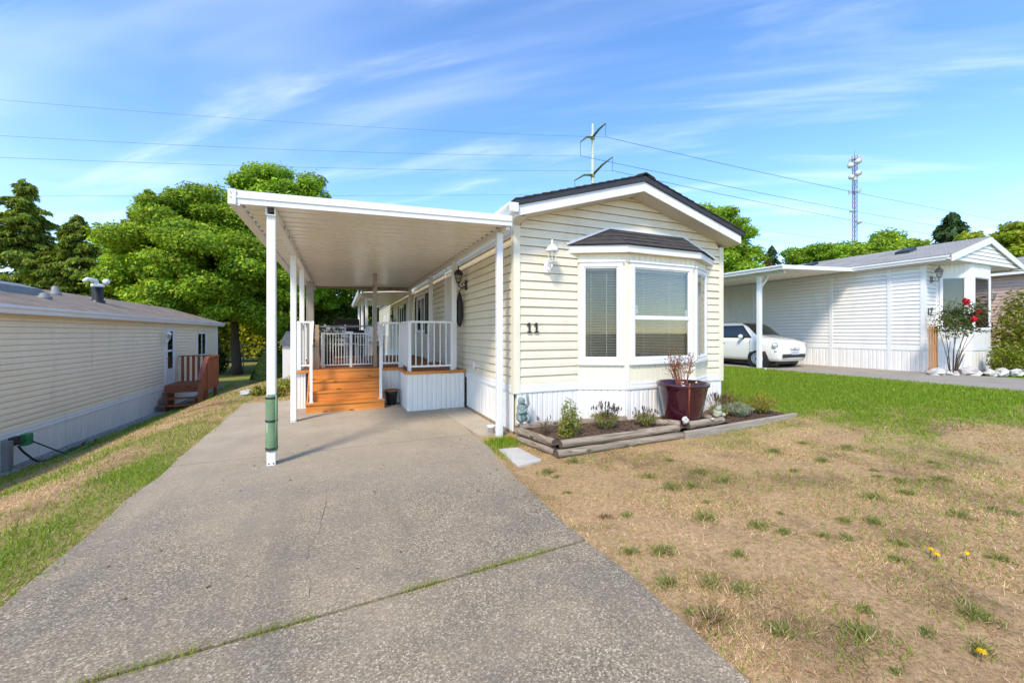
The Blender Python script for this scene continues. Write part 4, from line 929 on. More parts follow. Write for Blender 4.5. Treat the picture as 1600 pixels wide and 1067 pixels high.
# its carport
nc = thing('carport', 'white carport cover on a single braced post beside the white home', 'carport', (13.8, 14, .3))
MB().hexa([(11.95, 7.75, 3.36), (15.66, 7.75, 3.50), (15.66, 20, 3.50), (11.95, 20, 3.36)], [(11.95, 7.75, 3.40), (15.66, 7.75, 3.54), (15.66, 20, 3.54), (11.95, 20, 3.40)]).build('roof_panel', 'pan_white', nc)
mb = MB()
for i in range(60): y = 7.85 + i * .2; mb.hexa([(12.0, y, 3.345), (15.6, y, 3.482), (15.6, y + .03, 3.482), (12.0, y + .03, 3.345)], [(12.0, y, 3.3605), (15.6, y, 3.4965), (15.6, y + .03, 3.4965), (12.0, y + .03, 3.3605)])
mb.build('rib', 'pan_white', nc)
MB().hexa([(11.9, 7.7, 3.33), (15.66, 7.7, 3.47), (15.66, 7.748, 3.47), (11.9, 7.748, 3.33)], [(11.9, 7.7, 3.45), (15.66, 7.7, 3.59), (15.66, 7.748, 3.59), (11.9, 7.748, 3.45)]).build('front_fascia', 'white_metal', nc)
gutter_x('gutter', 7.69, 20, 11.949, 3.32, -1, nc, w=.11, h=.13)
MB().box(12.26, 7.9, 3.25, 12.34, 19.8, 3.345).build('beam', 'white_metal', nc)
for y in (8.7, 13.5, 18): cpost(12.3, y, .30, 3.25, .12, False, par=nc)
MB().bar((12.3, 8.7, 2.85), (12.75, 8.7, 3.34), .07, .07).build('brace', 'white_metal', nc); MB().bar((12.3, 8.66, .34), (12.02, 8.3, .36), .05, .05).build('foot_stay', 'white_metal', nc)
MB().prism([(12.24, -8), (15.69, -8), (15.69, 22), (12.24, 22)], lambda p, t: (p[0], p[1], t), .16, .315).build('neighbour_driveway', 'asphalt_drive', None); tag(bpy.data.objects['neighbour_driveway'], kind='structure')
# third home, mostly hidden
h3 = thing('mobile_home', 'pinkish mobile home partly hidden at the right edge behind bushes', 'house', (24.5, 12, .3))
F3 = fr((22.5, 0, 0), (0, 1, 0), (-1, 0, 0)); MB().box(22.53, 3.0, .1, 26.5, 20, 3.6).build('wall', 'pink_vinyl', h3)
siding(F3, 1.0, 3.6, .12, lambda z, zt: [(3.0, 20)], 'pink_vinyl', h3); skirt(F3, 3, 20, .2, 1.0, h3, w=.6)
for sgn in (-1, 1):
    xe = 24.5 + sgn * 2.3; MB().prism([(xe, 3.62), (24.5, 4.35), (24.5, 4.42), (xe, 3.70)], lambda p, t: (p[0], t, p[1]), 2.7, 20.3).build('roof', 'shingle_grey', h3)
MB().box(22.15, 2.7, 3.55, 22.2, 20, 3.70).build('fascia', 'white_trim', h3); MB().box(20.6, 6.9, 3.3, 22.48, 6.98, 3.48).build('awning_fascia', 'white_trim', h3); MB().box(20.6, 6.99, 3.40, 22.48, 14, 3.46).build('awning', 'pan_white', h3)
MB().box(22.1, 6.88, .3, 22.2, 6.98, 3.3).build('post', 'white_trim', h3)
# ------------------------------------------------------------------ small white car
car = thing('parked_car', 'small white hatchback parked under the neighbouring carport', 'car', (13.6, 10.2, .315))
CXc, CYf, CZ = 13.6, 8.42, .315
#        y     zbot  wsill wmid  wbelt zbelt wtop  ztop
ST = [(0.00, .34, .48, .56, .46, .66, .28, .72), (0.05, .24, .62, .69, .61, .73, .40, .81), (0.16, .21, .71, .765, .69, .80, .48, .905), (0.40, .20, .76, .81, .735, .87, .52, .975),
      (0.62, .20, .78, .82, .75, .92, .56, 1.02), (0.80, .20, .78, .82, .75, .945, .60, 1.05), (1.00, .20, .78, .82, .75, .95, .60, 1.22), (1.24, .20, .78, .82, .75, .955, .58, 1.41), (1.48, .20, .78, .82, .75, .955, .57, 1.50),
      (2.0, .20, .78, .82, .75, .955, .57, 1.535), (2.5, .20, .78, .82, .75, .955, .565, 1.515), (2.9, .20, .78, .815, .74, .955, .54, 1.42), (3.2, .21, .76, .80, .72, .95, .50, 1.26), (3.4, .23, .70, .76, .68, .90, .46, 1.02), (3.52, .30, .58, .66, .58, .76, .38, .82), (3.55, .38, .46, .55, .46, .66, .30, .70)]
ST = np.array(ST)
def csec(y):
    i = int(np.clip(np.searchsorted(ST[:, 0], y) - 1, 0, len(ST) - 2)); p = [ST[max(i - 1, 0)], ST[i], ST[i + 1], ST[min(i + 2, len(ST) - 1)]]
    t = (y - p[1][0]) / (p[2][0] - p[1][0]); m1 = (p[2] - p[0]) / max(1e-6, p[2][0] - p[0][0]) * (p[2][0] - p[1][0]); m2 = (p[3] - p[1]) / max(1e-6, p[3][0] - p[1][0]) * (p[2][0] - p[1][0])
    v = (2 * t ** 3 - 3 * t * t + 1) * p[1] + (t ** 3 - 2 * t * t + t) * m1 + (-2 * t ** 3 + 3 * t * t) * p[2] + (t ** 3 - t * t) * m2
    _, zb, ws, wm, wb, zl_, wt, zt = v
    key = np.array([(0, zb), (ws * .85, zb), (ws, zb + .07), (wm, zb + (zl_ - zb) * .5), (wm * .985, zl_ - .06), (wb, zl_), ((wb + wt) / 2 + .012, (zl_ + zt) / 2 + .015), (wt, zt - .045), (wt * .8, zt - .012), (wt * .4, zt - .002), (0, zt)])
    out = []
    for a in range(len(key) - 1):
        q0, q1, q2, q3 = key[max(a - 1, 0)], key[a], key[a + 1], key[min(a + 2, len(key) - 1)]
        for k in range(4):
            t = k / 4; out.append(.5 * (2 * q1 + (q2 - q0) * t * .9 + (2 * q0 * .9 - 5 * q1 + .2 * q1 * 1 + 4 * q2 - .1 * q2 - .9 * q3) * t * t * 0 + 0) if False else q1 * (1 - t) + q2 * t)
    out.append(key[-1]); out = np.array(out)
    for _ in range(2): out[1:-1] = .25 * out[:-2] + .5 * out[1:-1] + .25 * out[2:]
    return out
def cw(x, y, z): return (CXc + x, CYf + y, CZ + z)
ysn = np.unique(np.concatenate([np.linspace(0, .25, 9), np.linspace(.25, 3.3, 44), np.linspace(3.3, 3.55, 8)]))
mb = MB(); secs = []
for y in ysn:
    s = csec(y); full = [(q[0], q[1]) for q in s] + [(-q[0], q[1]) for q in s[::-1][1:-1]]; secs.append(len(full)); mb.v += [cw(a, y, b_) for a, b_ in full]
nn_ = secs[0]
for i in range(len(ysn) - 1):
    for k in range(nn_): mb.f.append((i * nn_ + k, i * nn_ + (k + 1) % nn_, (i + 1) * nn_ + (k + 1) % nn_, (i + 1) * nn_ + k))
mb.f.append(tuple(reversed(range(nn_)))); mb.f.append(tuple((len(ysn) - 1) * nn_ + k for k in range(nn_)))
for k in range(len(mb.f)): mb.f[k] = tuple(reversed(mb.f[k]))
body = mb.build('body', 'carpaint', car, True)
def cxat(y, z):
    s = csec(y); h = s[10:]; return float(np.interp(z, h[:, 1], h[:, 0]))
def czat(y, x):
    s = csec(y)[16:]; return float(np.interp(-abs(x), -s[:, 0], s[:, 1]))
def cpatch(name, fn, nu, nv, mat, par):
    mb = MB()
    for i in range(nu + 1):
        for j in range(nv + 1): mb.v.append(cw(*fn(i / nu, j / nv)))
    for i in range(nu):
        for j in range(nv): a = i * (nv + 1) + j; mb.f.append((a, a + 1, a + nv + 2, a + nv + 1))
    o = mb.build(name, mat, par, True); so = o.modifiers.new('thick', 'SOLIDIFY'); so.thickness = .004; so.offset = 0; return o
pm('car_dark_glass', (.012, .015, .015), (.012, .015, .015), 1, .04, coat=1)
for sd in (-1, 1):
    def side(u, v):
        z = .975 + v * .43; yf = .94 + (z - .975) * 1.0; yr = 2.22; y = yf + (yr - yf) * u; return (sd * (cxat(y, z) + .006), y, z)
    cpatch('side_window', side, 16, 8, 'car_dark_glass', car)
    def qtr(u, v):
        z = .98 + v * .36; y = 2.30 + (2.85 - .30 * v - 2.30) * u; return (sd * (cxat(y, z) + .006), y, z)
    cpatch('quarter_window', qtr, 8, 6, 'car_dark_glass', car)
    mb = MB(); mb.ball(cw(sd * .90, 1.24, 1.02), .10, .06, .075); mir = mb.build('mirror', 'carpaint', car, True); MB().bar(cw(sd * .76, 1.22, .965), cw(sd * .87, 1.24, .965), .05, .04).build('mirror_arm', 'black_plastic', mir)
    x_ = cxat(.30, .68)
    hd = MB().ball(cw(sd * (x_ - .075), .165, .735), .125, .08, .12, 16, 10).build('headlight', 'lens', car, True); MB().ball(cw(sd * (x_ - .08), .115, .735), .055, .05, .055).build('bulb', 'chrome', hd, True)
    MB().ball(cw(sd * (cxat(.2, .5) - .06), .135, .56), .075, .05, .05, 14, 8).build('fog_light', 'lens', car, True)
    mb = MB(); mb.prism([(.40, .48), (.46, .48), (.43, .58)], lambda p, t: cw(t, p[0], p[1]), sd * (cxat(.43, .52) - .01), sd * (cxat(.43, .52) + .006)); mb.build('side_marker', 'redlens', car)
    MB().prism([(1.92, .77), (2.10, .77), (2.10, .80), (1.92, .80)], lambda p, t: cw(t, p[0], p[1]), sd * (cxat(2, .78) - .01), sd * (cxat(2, .78) + .018)).build('door_handle', 'chrome', car)
    mb = MB()
    for yy in (.96, 2.26): mb.box(*cw(sd * (cxat(yy, .6)) - .004, yy, .32), *cw(sd * (cxat(yy, .6)) + .004, yy + .007, .92))
    mb.build('door_seam', 'black_plastic', car)
    for yw in (.70, 2.98):
        c_ = cw(sd * .80, yw, .29)
        def cyl(r0, r1, xa, xb, mb=None):
            mb = mb or MB(); n = 28; o = len(mb.v)
            for (r, x) in ((r0, xa), (r1, xb)):
                for k in range(n): t = 2 * PI * k / n; mb.v.append((c_[0] + sd * x, c_[1] + r * math.cos(t), c_[2] + r * math.sin(t)))
            for k in range(n): mb.f.append((o + k, o + (k + 1) % n, o + n + (k + 1) % n, o + n + k))
            mb.f.append(tuple(o + k for k in range(n))); mb.f.append(tuple(o + n + k for k in reversed(range(n)))); return mb
        cyl(.345, .345, -.2, .010).build('wheel_arch', 'black_plastic', car)
        mb = cyl(.285, .29, -.16, .0); cyl(.29, .265, .0, .028, mb); w_ = mb.build('wheel', 'tire', car)
        cyl(.205, .195, .02, .036).build('rim', 'hubcap', w_); mb = MB()
        for k in range(12):
            t = 2 * PI * k / 12; mb.ball((c_[0] + sd * .036, c_[1] + .155 * math.cos(t), c_[2] + .155 * math.sin(t)), .006, .022, .022, 8, 5)
        mb.build('rim_hole', 'black_plastic', w_); cyl(.05, .045, .034, .046).build('hub', 'black_metal', w_)
def wsh(u, v):
    y = .83 + v * .60; hw = (.61 - .08 * v); x = (u * 2 - 1) * hw; return (x, y - .006, czat(y, x) + .008)
cpatch('windshield', wsh, 16, 12, 'car_dark_glass', car)
def gri(z0, z1, hw, name, mat, pr=.006):
    def f(u, v):
        z = z0 + v * (z1 - z0); x = (u * 2 - 1) * hw
        ys_ = np.linspace(0, .5, 60); xx = [float(np.interp(z, csec(q)[10:33, 1], csec(q)[10:33, 0])) if csec(q)[-1, 1] > z and csec(q)[0, 1] < z else -1 for q in ys_]
        for q, x_ in zip(ys_, xx):
            if x_ >= abs(x): return (x, q - pr, z)
        return (x, .3, z)
    return cpatch(name, f, 14, 3, mat, car)
gri(.34, .46, .58, 'lower_grille', 'black_plastic'); gri(.575, .595, .22, 'grille_slot', 'black_plastic'); gri(.635, .65, .28, 'chrome_bar', 'chrome', .012); gri(.742, .748, .50, 'hood_seam', 'black_plastic', .003); gri(.30, .305, .60, 'bumper_seam', 'black_plastic', .003)
MB().box(*cw(-.17, -.03, .44), *cw(.17, -.012, .545)).build('number_plate', 'sticker', car); mb = MB()
for k in range(6): mb.box(*cw(-.13 + k * .045, -.034, .465), *cw(-.105 + k * .045, -.0305, .52))
mb.build('plate_characters', 'cardecal', car)
MB().ball(cw(0, -.005, .645), .05, .02, .05).build('badge', 'cardecal', car, True)
MB().box(*cw(-.55, .25, .12), *cw(.55, 3.3, .24)).build('underbody', 'black_plastic', car)
# ------------------------------------------------------------------ planting bed with log edging
def log(p, q, r, label, mat, group=None):
    p = Vector(p); q = Vector(q); n = 9; pts = [p.lerp(q, i / n) + Vector((0, 0, random.uniform(-.004, .004))) for i in range(n + 1)]; rs = [r * random.uniform(.93, 1.05) for _ in pts]
    L = thing('edging_log', label, 'log', (*((p + q) / 2).xy, min(p.z, q.z) - r), group); MB().tube(pts, rs, 12, False).build('trunk', mat, L, True)
    d = (q - p).normalized() * .004
    for e, s, r_ in ((p, -1, rs[0]), (q, 1, rs[-1])): MB().tube([e - d * 2 * s, e + d * s], [r_ * 1.0, r_ * .93], 12).build('end_grain', 'log_end', L)
lr = .05
log((2.20, 4.93, .045), (2.36, 4.18, .045), lr, 'lowest weathered log on the left side of the flower bed', 'log_y'); log((2.19, 4.95, .145), (2.35, 4.20, .145), lr, 'upper weathered log on the left side of the flower bed', 'log_y')
log((2.32, 4.10, .045), (4.35, 4.20, .045), lr, 'lower long log along the front of the flower bed', 'log_x'); log((2.385, 4.12, .145), (4.30, 4.22, .145), lr, 'upper long cracked log along the front of the flower bed', 'log_x')
log((2.26, 5.04, .165), (3.95, 5.02 - .13, .16), .05, 'back log of the flower bed against the white skirting', 'log_x')
log((4.06, 4.66, .175), (4.40, 4.27, .175), .05, 'short log left of the burgundy planter', 'log_y'); log((4.46, 4.20, .165), (5.22, 4.27, .165), .052, 'short log in front of the burgundy planter', 'log_x'); log((5.14, 4.36, .165), (5.16, 4.78, .165), .05, 'short log right of the burgundy planter', 'log_y')
eb = MB(); eb.hexa([(4.37, 4.13, -.03), (6.95, 4.26, .03), (6.95, 4.32, .03), (4.37, 4.19, -.03)], [(4.37, 4.13, .10), (6.95, 4.26, .13), (6.95, 4.32, .13), (4.37, 4.19, .10)])
tag(eb.build('edging_board', 'edge_board', None, bevel=.008), 'weathered grey edging board right of the planter along dry lawn', 'edging board')
# soil sheet, uneven
mb = MB(); nxs, nys = 60, 16
for j in range(nys + 1):
    for i in range(nxs + 1):
        x = 2.28 + (6.85 - 2.28) * i / nxs; y = 4.14 + .03 * (x - 2.3) + (5.27 - 4.14 - .03 * (x - 2.3)) * j / nys
        zb = .14 if x < 5.2 else .14 - .07 * min(1, (x - 5.2) / .4)
        if x > 5.2: zb += float(hgt(x, y)) * .6
        mb.v.append((x, y, zb + .03 * float(fbm(np.array(x * 6), np.array(y * 6), 3) - .5)))
for j in range(nys):
    for i in range(nxs): a = j * (nxs + 1) + i; mb.f.append((a, a + 1, a + nxs + 2, a + nxs + 1))
so_ = mb.build('bed_soil', 'mulch', None, True, org=(4.5, 4.7, 0)); tag(so_, kind='structure')
mb = MB()
for i in range(5200):
    x = random.uniform(2.36, 6.8); y = random.uniform(4.22 + .03 * (x - 2.3), 5.22)
    if x > 3.3 and y > 4.86: continue
    zb = (.145 if x < 5.2 else .145 - .07 * min(1, (x - 5.2) / .4) + float(hgt(x, y)) * .6) + .012; L = random.uniform(.012, .04); a = random.random() * 2 * PI; w_ = L * .25; c_, s_ = math.cos(a), math.sin(a); t = random.uniform(-.01, .012)
    mb.add([(x - c_ * L, y - s_ * L, zb), (x + s_ * w_, y - c_ * w_, zb + .006), (x + c_ * L, y + s_ * L, zb + t), (x - s_ * w_, y + c_ * w_, zb + .004)], [(0, 1, 2, 3)])
tag(mb.build('bark_chips', 'mulch', None, org=(4.5, 4.7, .14)), 'brown bark chips scattered over the flower bed', 'bark chips', kind='stuff')
# ------------------------------------------------------------------ foliage helpers
def leaves(name, P, N, size, asp, cols, mat, parent=None, org=None, up=None):
    P = np.asarray(P, float); n = len(P); N = N / np.maximum(1e-6, np.linalg.norm(N, axis=1))[:, None]
    if up is None: R_ = RNG.normal(size=(n, 3))
    else: R_ = up + RNG.normal(size=(n, 3)) * .05
    T = R_ - N * (R_ * N).sum(1)[:, None]; T /= np.maximum(1e-6, np.linalg.norm(T, axis=1))[:, None]; B = np.cross(N, T); s = np.asarray(size).reshape(-1, 1) * np.ones((n, 1))
    o = np.array(ORG[parent.name] if parent is not None else (org if org is not None else (0, 0, 0)), float)
    V = np.stack([P - T * s, P - B * s * asp + N * s * .12, P + T * s, P + B * s * asp + N * s * .12], 1).reshape(-1, 3) - o
    me = bpy.data.meshes.new(name); me.vertices.add(4 * n); me.vertices.foreach_set('co', V.astype(np.float32).ravel())
    me.loops.add(4 * n); me.loops.foreach_set('vertex_index', np.arange(4 * n, dtype=np.int32)); me.polygons.add(n); me.polygons.foreach_set('loop_start', np.arange(0, 4 * n, 4, dtype=np.int32))
    ca = me.color_attributes.new('Col', 'FLOAT_COLOR', 'POINT'); C4 = np.ones((n, 4)); C4[:, :3] = cols; ca.data.foreach_set('color', np.repeat(C4, 4, 0).astype(np.float32).ravel())
    me.materials.append(M[mat]); me.update(calc_edges=True); ob = bpy.data.objects.new(name, me); COL.objects.link(ob)
    if parent is not None: ob.parent = parent
    else: ob.location = o
    ORG[ob.name] = tuple(o); return ob
def pick(pal, n, jit=.18):
    pal = np.array(pal); w = RNG.random(n); k = RNG.integers(0, len(pal), n); k2 = RNG.integers(0, len(pal), n); c = pal[k] * w[:, None] + pal[k2] * (1 - w[:, None]); return np.clip(c * (1 + RNG.normal(0, jit, (n, 1))), .004, 1)
def unit(n): v = RNG.normal(size=(n, 3)); return v / np.linalg.norm(v, axis=1)[:, None]
MAPLE = [(.21, .36, .03), (.27, .41, .032), (.36, .48, .04), (.14, .27, .02), (.48, .56, .04), (.19, .33, .022)]
MAPLE2 = [(.21, .37, .026), (.27, .43, .028), (.36, .50, .035), (.14, .26, .02)]
CEDAR = [(.15, .24, .028), (.20, .29, .03), (.28, .35, .04), (.10, .17, .022), (.27, .28, .04)]
PINE = [(.05, .10, .03), (.075, .13, .036), (.06, .11, .045)]
def tree(name, label, base, top, cc, rad, ncl, nl, ls, pal, clr=.17, trunk_r=.25, group=None, mat='leaf', limbs=14):
    t = thing(name, label, 'tree', base, group); cc = np.array(cc); rad = np.array(rad)
    d = unit(ncl); d[:, 2] = np.where(d[:, 2] < -.75, -d[:, 2], d[:, 2]); rr = RNG.uniform(.25, 1.0, ncl) ** .40
    lob = 1 + .09 * np.sin(3.1 * np.arctan2(d[:, 1], d[:, 0]) + 1.3) + .07 * np.sin(5 * d[:, 2] + 2 * d[:, 0])
    C = cc + d * rad * (rr * lob)[:, None]; R = rad.mean() * clr * RNG.uniform(.65, 1.35, ncl)
    Ps, Ns, Cs = [], [], []
    for i in range(ncl):
        m = int(nl * (R[i] / (rad.mean() * clr)) ** 2); u = unit(m); u[:, 2] = u[:, 2] * .75 + .12; q = RNG.uniform(.45, 1.0, m) ** .6
        Ps.append(C[i] + u * q[:, None] * R[i] * np.array([1.15, 1.15, .72]) + RNG.normal(0, R[i] * .10, (m, 3)))
        nn = u * .7 + np.array([0, 0, .55]) + RNG.normal(0, .45, (m, 3)); Ns.append(nn); Cs.append(pick(pal, m, .26) * RNG.uniform(.75, 1.22))
    P = np.concatenate(Ps); n = len(P); leaves('crown', P, np.concatenate(Ns), ls * RNG.uniform(.6, 1.3, n), .55, np.concatenate(Cs), mat, t)
    b = Vector(base); mb = MB(); z1 = cc[2] - rad[2] * .1; ax = Vector((cc[0], cc[1], cc[2] + rad[2] * .5))
    fork = Vector((b.x * .93 + cc[0] * .07, b.y * .93 + cc[1] * .07, max(b.z + 1.2, cc[2] - rad[2] * .55)))
    mb.tube([b - Vector((0, 0, .2)), b + Vector((.03, 0, .3)), b.lerp(fork, .5), fork, fork.lerp(ax, .5), ax], [trunk_r * 1.5, trunk_r * 1.05, trunk_r * .9, trunk_r * .75, trunk_r * .45, trunk_r * .1], 10)
    mb.build('trunk', 'bark', t, True)
    for i in RNG.choice(ncl, min(limbs, ncl), replace=False):
        e = Vector(C[i]); s = fork.lerp(ax, RNG.uniform(0, .6)); mid = s.lerp(e, .5) + Vector((0, 0, -.06 * (e - s).length)); MB().tube([s, mid, e], [trunk_r * .35, trunk_r * .22, trunk_r * .06], 6).build('limb', 'bark', t, True)
    return t
def conifer(name, label, base, h, rb, pal, n=16000, group=None, droop=.35, size=.17, bare=.06):
    t = thing(name, label, 'tree', base, group); b = np.array(base, float)
    MB().tube([(b[0], b[1], b[2] - .2), (b[0], b[1], b[2] + h * .5), (b[0], b[1], b[2] + h)], [h * .022, h * .013, .01], 8).build('trunk', 'bark', t, True)
    nb_ = 300; u = RNG.random(nb_) ** .85 * (1 - bare) + bare; az = RNG.random(nb_) * 2 * PI; L = rb * (1 - u) ** .75 * RNG.uniform(.5, 1.3, nb_) + .18
    w = L / L.sum(); P, N, U, C = [], [], [], []
    for i in range(nb_):
        m = max(8, int(n * w[i])); s = RNG.random(m) ** .6; dirv = np.array([math.cos(az[i]), math.sin(az[i]), 0]); side = np.array([-dirv[1], dirv[0], 0])
        wd = (1 - s) * .26 * L[i] + .09; a = RNG.uniform(-1, 1, m); pz_ = u[i] * h + .10 * L[i] - droop * L[i] * s ** 1.6 + .10 * L[i] * s ** 4 - np.abs(a) * wd * .35 - RNG.random(m) * .25
        P.append(b + dirv * (s * L[i])[:, None] + side * (a * wd)[:, None] + np.stack([0 * pz_, 0 * pz_, pz_], 1))
        N.append(np.array([0, 0, 1.0]) * .5 + dirv * .5 + RNG.normal(0, .45, (m, 3))); U.append(dirv * .8 + side * (a * .7)[:, None] + np.array([0, 0, -.55])); C.append(pick(pal, m) * RNG.uniform(.8, 1.2))
    P = np.concatenate(P); leaves('crown', P, np.concatenate(N), size * RNG.uniform(.6, 1.4, len(P)), .28, np.concatenate(C), 'needle', t, up=np.concatenate(U)); return t
def bush(name, label, c, rad, n, ls, pal, cat='shrub', group=None, kind=None, mat='leaf', asp=.5, stems=True, lumps=9):
    c = np.array(c, float); rad = np.array(rad, float); t = thing(name, label, cat, tuple(c), group)
    cen = c + np.array([0, 0, rad[2] * .55]); L = unit(lumps) * rad * np.array([.62, .62, .42]) + cen; k = RNG.integers(0, lumps, n); u = unit(n); q = RNG.uniform(.5, 1, n) ** .5
    P = L[k] + u * q[:, None] * rad * .5 + RNG.normal(0, .03, (n, 3)) * rad.mean(); P[:, 2] = np.maximum(P[:, 2], c[2] + .01)
    leaves('foliage', P, u + np.array([0, 0, .5]) + RNG.normal(0, .4, (n, 3)), ls * RNG.uniform(.6, 1.3, n), asp, pick(pal, n), mat, t)
    if stems:
        mb = MB()
        for i in range(min(7, lumps)): mb.tube([c + np.array([0, 0, -.03]), (c + L[i]) / 2 + RNG.normal(0, .02, 3), L[i]], [.018, .014, .006], 5)
        mb.build('stems', 'twig', t, True)
    return t
# trees
tree('maple_tree', 'big bright green maple left of the carport with a dark trunk', (-6.1, 30.9, -.95), 0, (-7.6, 31.3, 5.0), (5.3, 4.6, 5.0), 330, 860, .10, MAPLE, .165, .27)
tree('maple_tree', 'green maple right behind the carport roof, taller than its left neighbour', (-3.6, 34.0, -.9), 0, (-4.0, 34.0, 7.3), (4.8, 4.2, 6.0), 250, 760, .11, MAPLE2, .17, .25)
tree('broadleaf_tree', 'lower dark green tree behind the deck and shed', (3.5, 38, -.9), 0, (3.4, 38.0, 3.0), (7.0, 3.5, 4.2), 130, 620, .13, [(.05, .10, .014), (.08, .14, .018), (.16, .19, .025)], .22, .2)
conifer('cedar_tree', 'tall feathery cedar at the left edge behind the beige home', (-21.8, 42.5, -1.2), 14.3, 5.6, CEDAR, 75000, 'cedars behind the beige home')
conifer('cedar_tree', 'shorter broad cedar right of the tall left edge cedar', (-18.2, 41.0, -1.2), 11.6, 4.6, CEDAR, 55000, 'cedars behind the beige home')
conifer('cedar_tree', 'cedar close behind the left side of the big maple', (-14.3, 42.0, -1.2), 14.4, 4.6, CEDAR, 60000, 'cedars behind the beige home')
conifer('cedar_tree', 'low dark cedar between the edge cedars and the maple', (-16.0, 46.0, -1.2), 7.4, 3.2, CEDAR, 22000, 'cedars behind the beige home')
tree('maple_tree', 'green tree rising behind the right slope of the cream home', (22.0, 18.8, .2), 0, (22.0, 18.8, 5.7), (2.4, 2.6, 4.2), 130, 520, .095, MAPLE2, .2, .2)
conifer('fir_tree', 'small dark fir just right of the cream gable', (33.5, 22.6, .2), 8.6, 1.8, PINE, 16000)
bush('red_shrub', 'rusty red leaved shrub by the fir above the white carport', (28.6, 19.6, .25), (1.0, 1.0, 4.6), 3000, .13, [(.16, .05, .02), (.22, .075, .02), (.09, .06, .02)])
tree('broadleaf_tree', 'left green treetop under the telecom mast behind the grey roof', (49.5, 28.5, .3), 0, (49.5, 28.5, 7.2), (3.5, 3.3, 4.6), 90, 520, .14, MAPLE2, .22, .25)
tree('broadleaf_tree', 'wide green treetop right of the mast behind the grey roof', (57.0, 26.0, .3), 0, (57.0, 26.0, 7.4), (5.4, 4.4, 5.2), 120, 560, .16, MAPLE, .22, .3)
conifer('pine_tree', 'dark rounded pine peeking over the grey roof', (48.5, 17.0, .3), 11.4, 3.4, PINE, 16000, None, .1, .35, .3)
tree('broadleaf_tree', 'yellow green tree behind the gable of the white home', (39.0, 11.4, .3), 0, (39.0, 11.4, 5.2), (3.1, 3.0, 2.9), 110, 520, .12, [(.26, .36, .02), (.34, .40, .025), (.18, .27, .02), (.42, .40, .035)], .2, .25)
conifer('cedar_tree', 'low broad cedar behind the flue of the beige home', (-19.5, 47.0, -1.2), 7.0, 4.0, CEDAR, 20000, 'cedars behind the beige home')
nw = 60000; az_ = RNG.uniform(math.radians(-62), math.radians(75), nw); rw = RNG.uniform(70, 84, nw); X = rw * np.sin(az_); Yw = rw * np.cos(az_); hw_ = 5.6 + 4.0 * fbm(az_ * 9, rw * 0 + 2, 4); Zw = -1 + hw_ * RNG.random(nw) ** .7
leaves('far_woodland', np.stack([X, Yw, Zw], 1), RNG.normal(0, .5, (nw, 3)) + np.array([0, -.5, .7]), .42 * RNG.uniform(.6, 1.4, nw), .6, pick([(.10, .16, .018), (.15, .21, .022), (.20, .23, .03), (.07, .115, .015)], nw), 'leaf', None, (0, 75, -1)); tag(bpy.data.objects['far_woodland'], 'far belt of green woodland behind the houses', 'woodland', kind='stuff')
# bramble bank behind the fence
nbk = 90000; X = RNG.uniform(-24, 8, nbk); Yb_ = RNG.uniform(43.5, 47.5, nbk); top = 1.9 + 1.0 * fbm(X * .4 + 3, Yb_ * .4, 3) + .38 * (Yb_ - 43.5); Zb_ = -1.0 + (top + .9) * RNG.random(nbk) ** .6
leaves('bramble_bank', np.stack([X, Yb_, Zb_], 1), RNG.normal(0, .5, (nbk, 3)) + np.array([0, -.5, .7]), .15 * RNG.uniform(.6, 1.4, nbk), .6, pick([(.34, .40, .02), (.46, .48, .022), (.56, .48, .03), (.22, .28, .018)], nbk), 'leaf', None, (-3, 45.5, -1))
tag(bpy.data.objects['bramble_bank'], 'yellow green bramble bank behind the wire fence', 'brambles', kind='stuff')
for i, (x, y) in enumerate(((-9.2, 32.0), (-7.5, 32.2), (-4.2, 32.3))):
    bush('dark_shrub', ['dark green shrub at the fence behind the corner of the beige home', 'dark green shrub at the fence left of the maple trunk', 'dark green shrub at the fence right of the maple trunk'][i], (x, y, float(hgt(x, y))), (1.0, .7, 1.3), 2600, .09, [(.03, .06, .012), (.05, .09, .014)])
fn = thing('wire_fence', 'wire mesh fence along the bramble bank', 'fence', (-3, 33.0, -1.0))
MB().tube([(-15, 33.0, .68), (8, 33.0, .68)], .022, 6).build('top_rail', 'grey_metal', fn)
for i in range(9): MB().tube([(-14.5 + i * 2.8, 33.0, -1.05), (-14.5 + i * 2.8, 33.0, .72)], .03, 8).build('post', 'grey_metal', fn)
mb = MB()
for i in range(190):
    x = -15 + i * .12
    for d in (1, -1): mb.tube([(x, 33.0, -.9 if d > 0 else .66), (x + .8, 33.0, .66 if d > 0 else -.9)], .003, 3, False)
mb.build('mesh_wire', 'grey_metal', fn)
# clipped conical shrub, bed plants at the end of the drive, rocks
c0 = (-3.1, 23.0, float(hgt(-3.1, 23.0))); cs = thing('conical_shrub', 'dark green clipped conical shrub on the lawn behind the carport posts', 'shrub', c0)
nl_ = 14000; u = 1 - np.sqrt(RNG.random(nl_)); az = RNG.random(nl_) * 2 * PI; r = (.05 + .84 * (1 - u) ** .9) * RNG.uniform(.86, 1.03, nl_) * (1 + .06 * np.sin(3 * az)); P = np.stack([c0[0] + r * np.cos(az), c0[1] + r * np.sin(az), c0[2] + .05 + u * 1.85], 1)
leaves('foliage', P, np.stack([np.cos(az), np.sin(az), .4 + 0 * az], 1) + RNG.normal(0, .35, (nl_, 3)), .05 * RNG.uniform(.6, 1.3, nl_), .5, pick([(.025, .06, .012), (.035, .085, .014), (.05, .11, .016)], nl_), 'leaf', cs); MB().lathe([(.76, .02), (.46, .9), (.04, 1.75)], c0, 16).build('core', 'bark', cs, True)
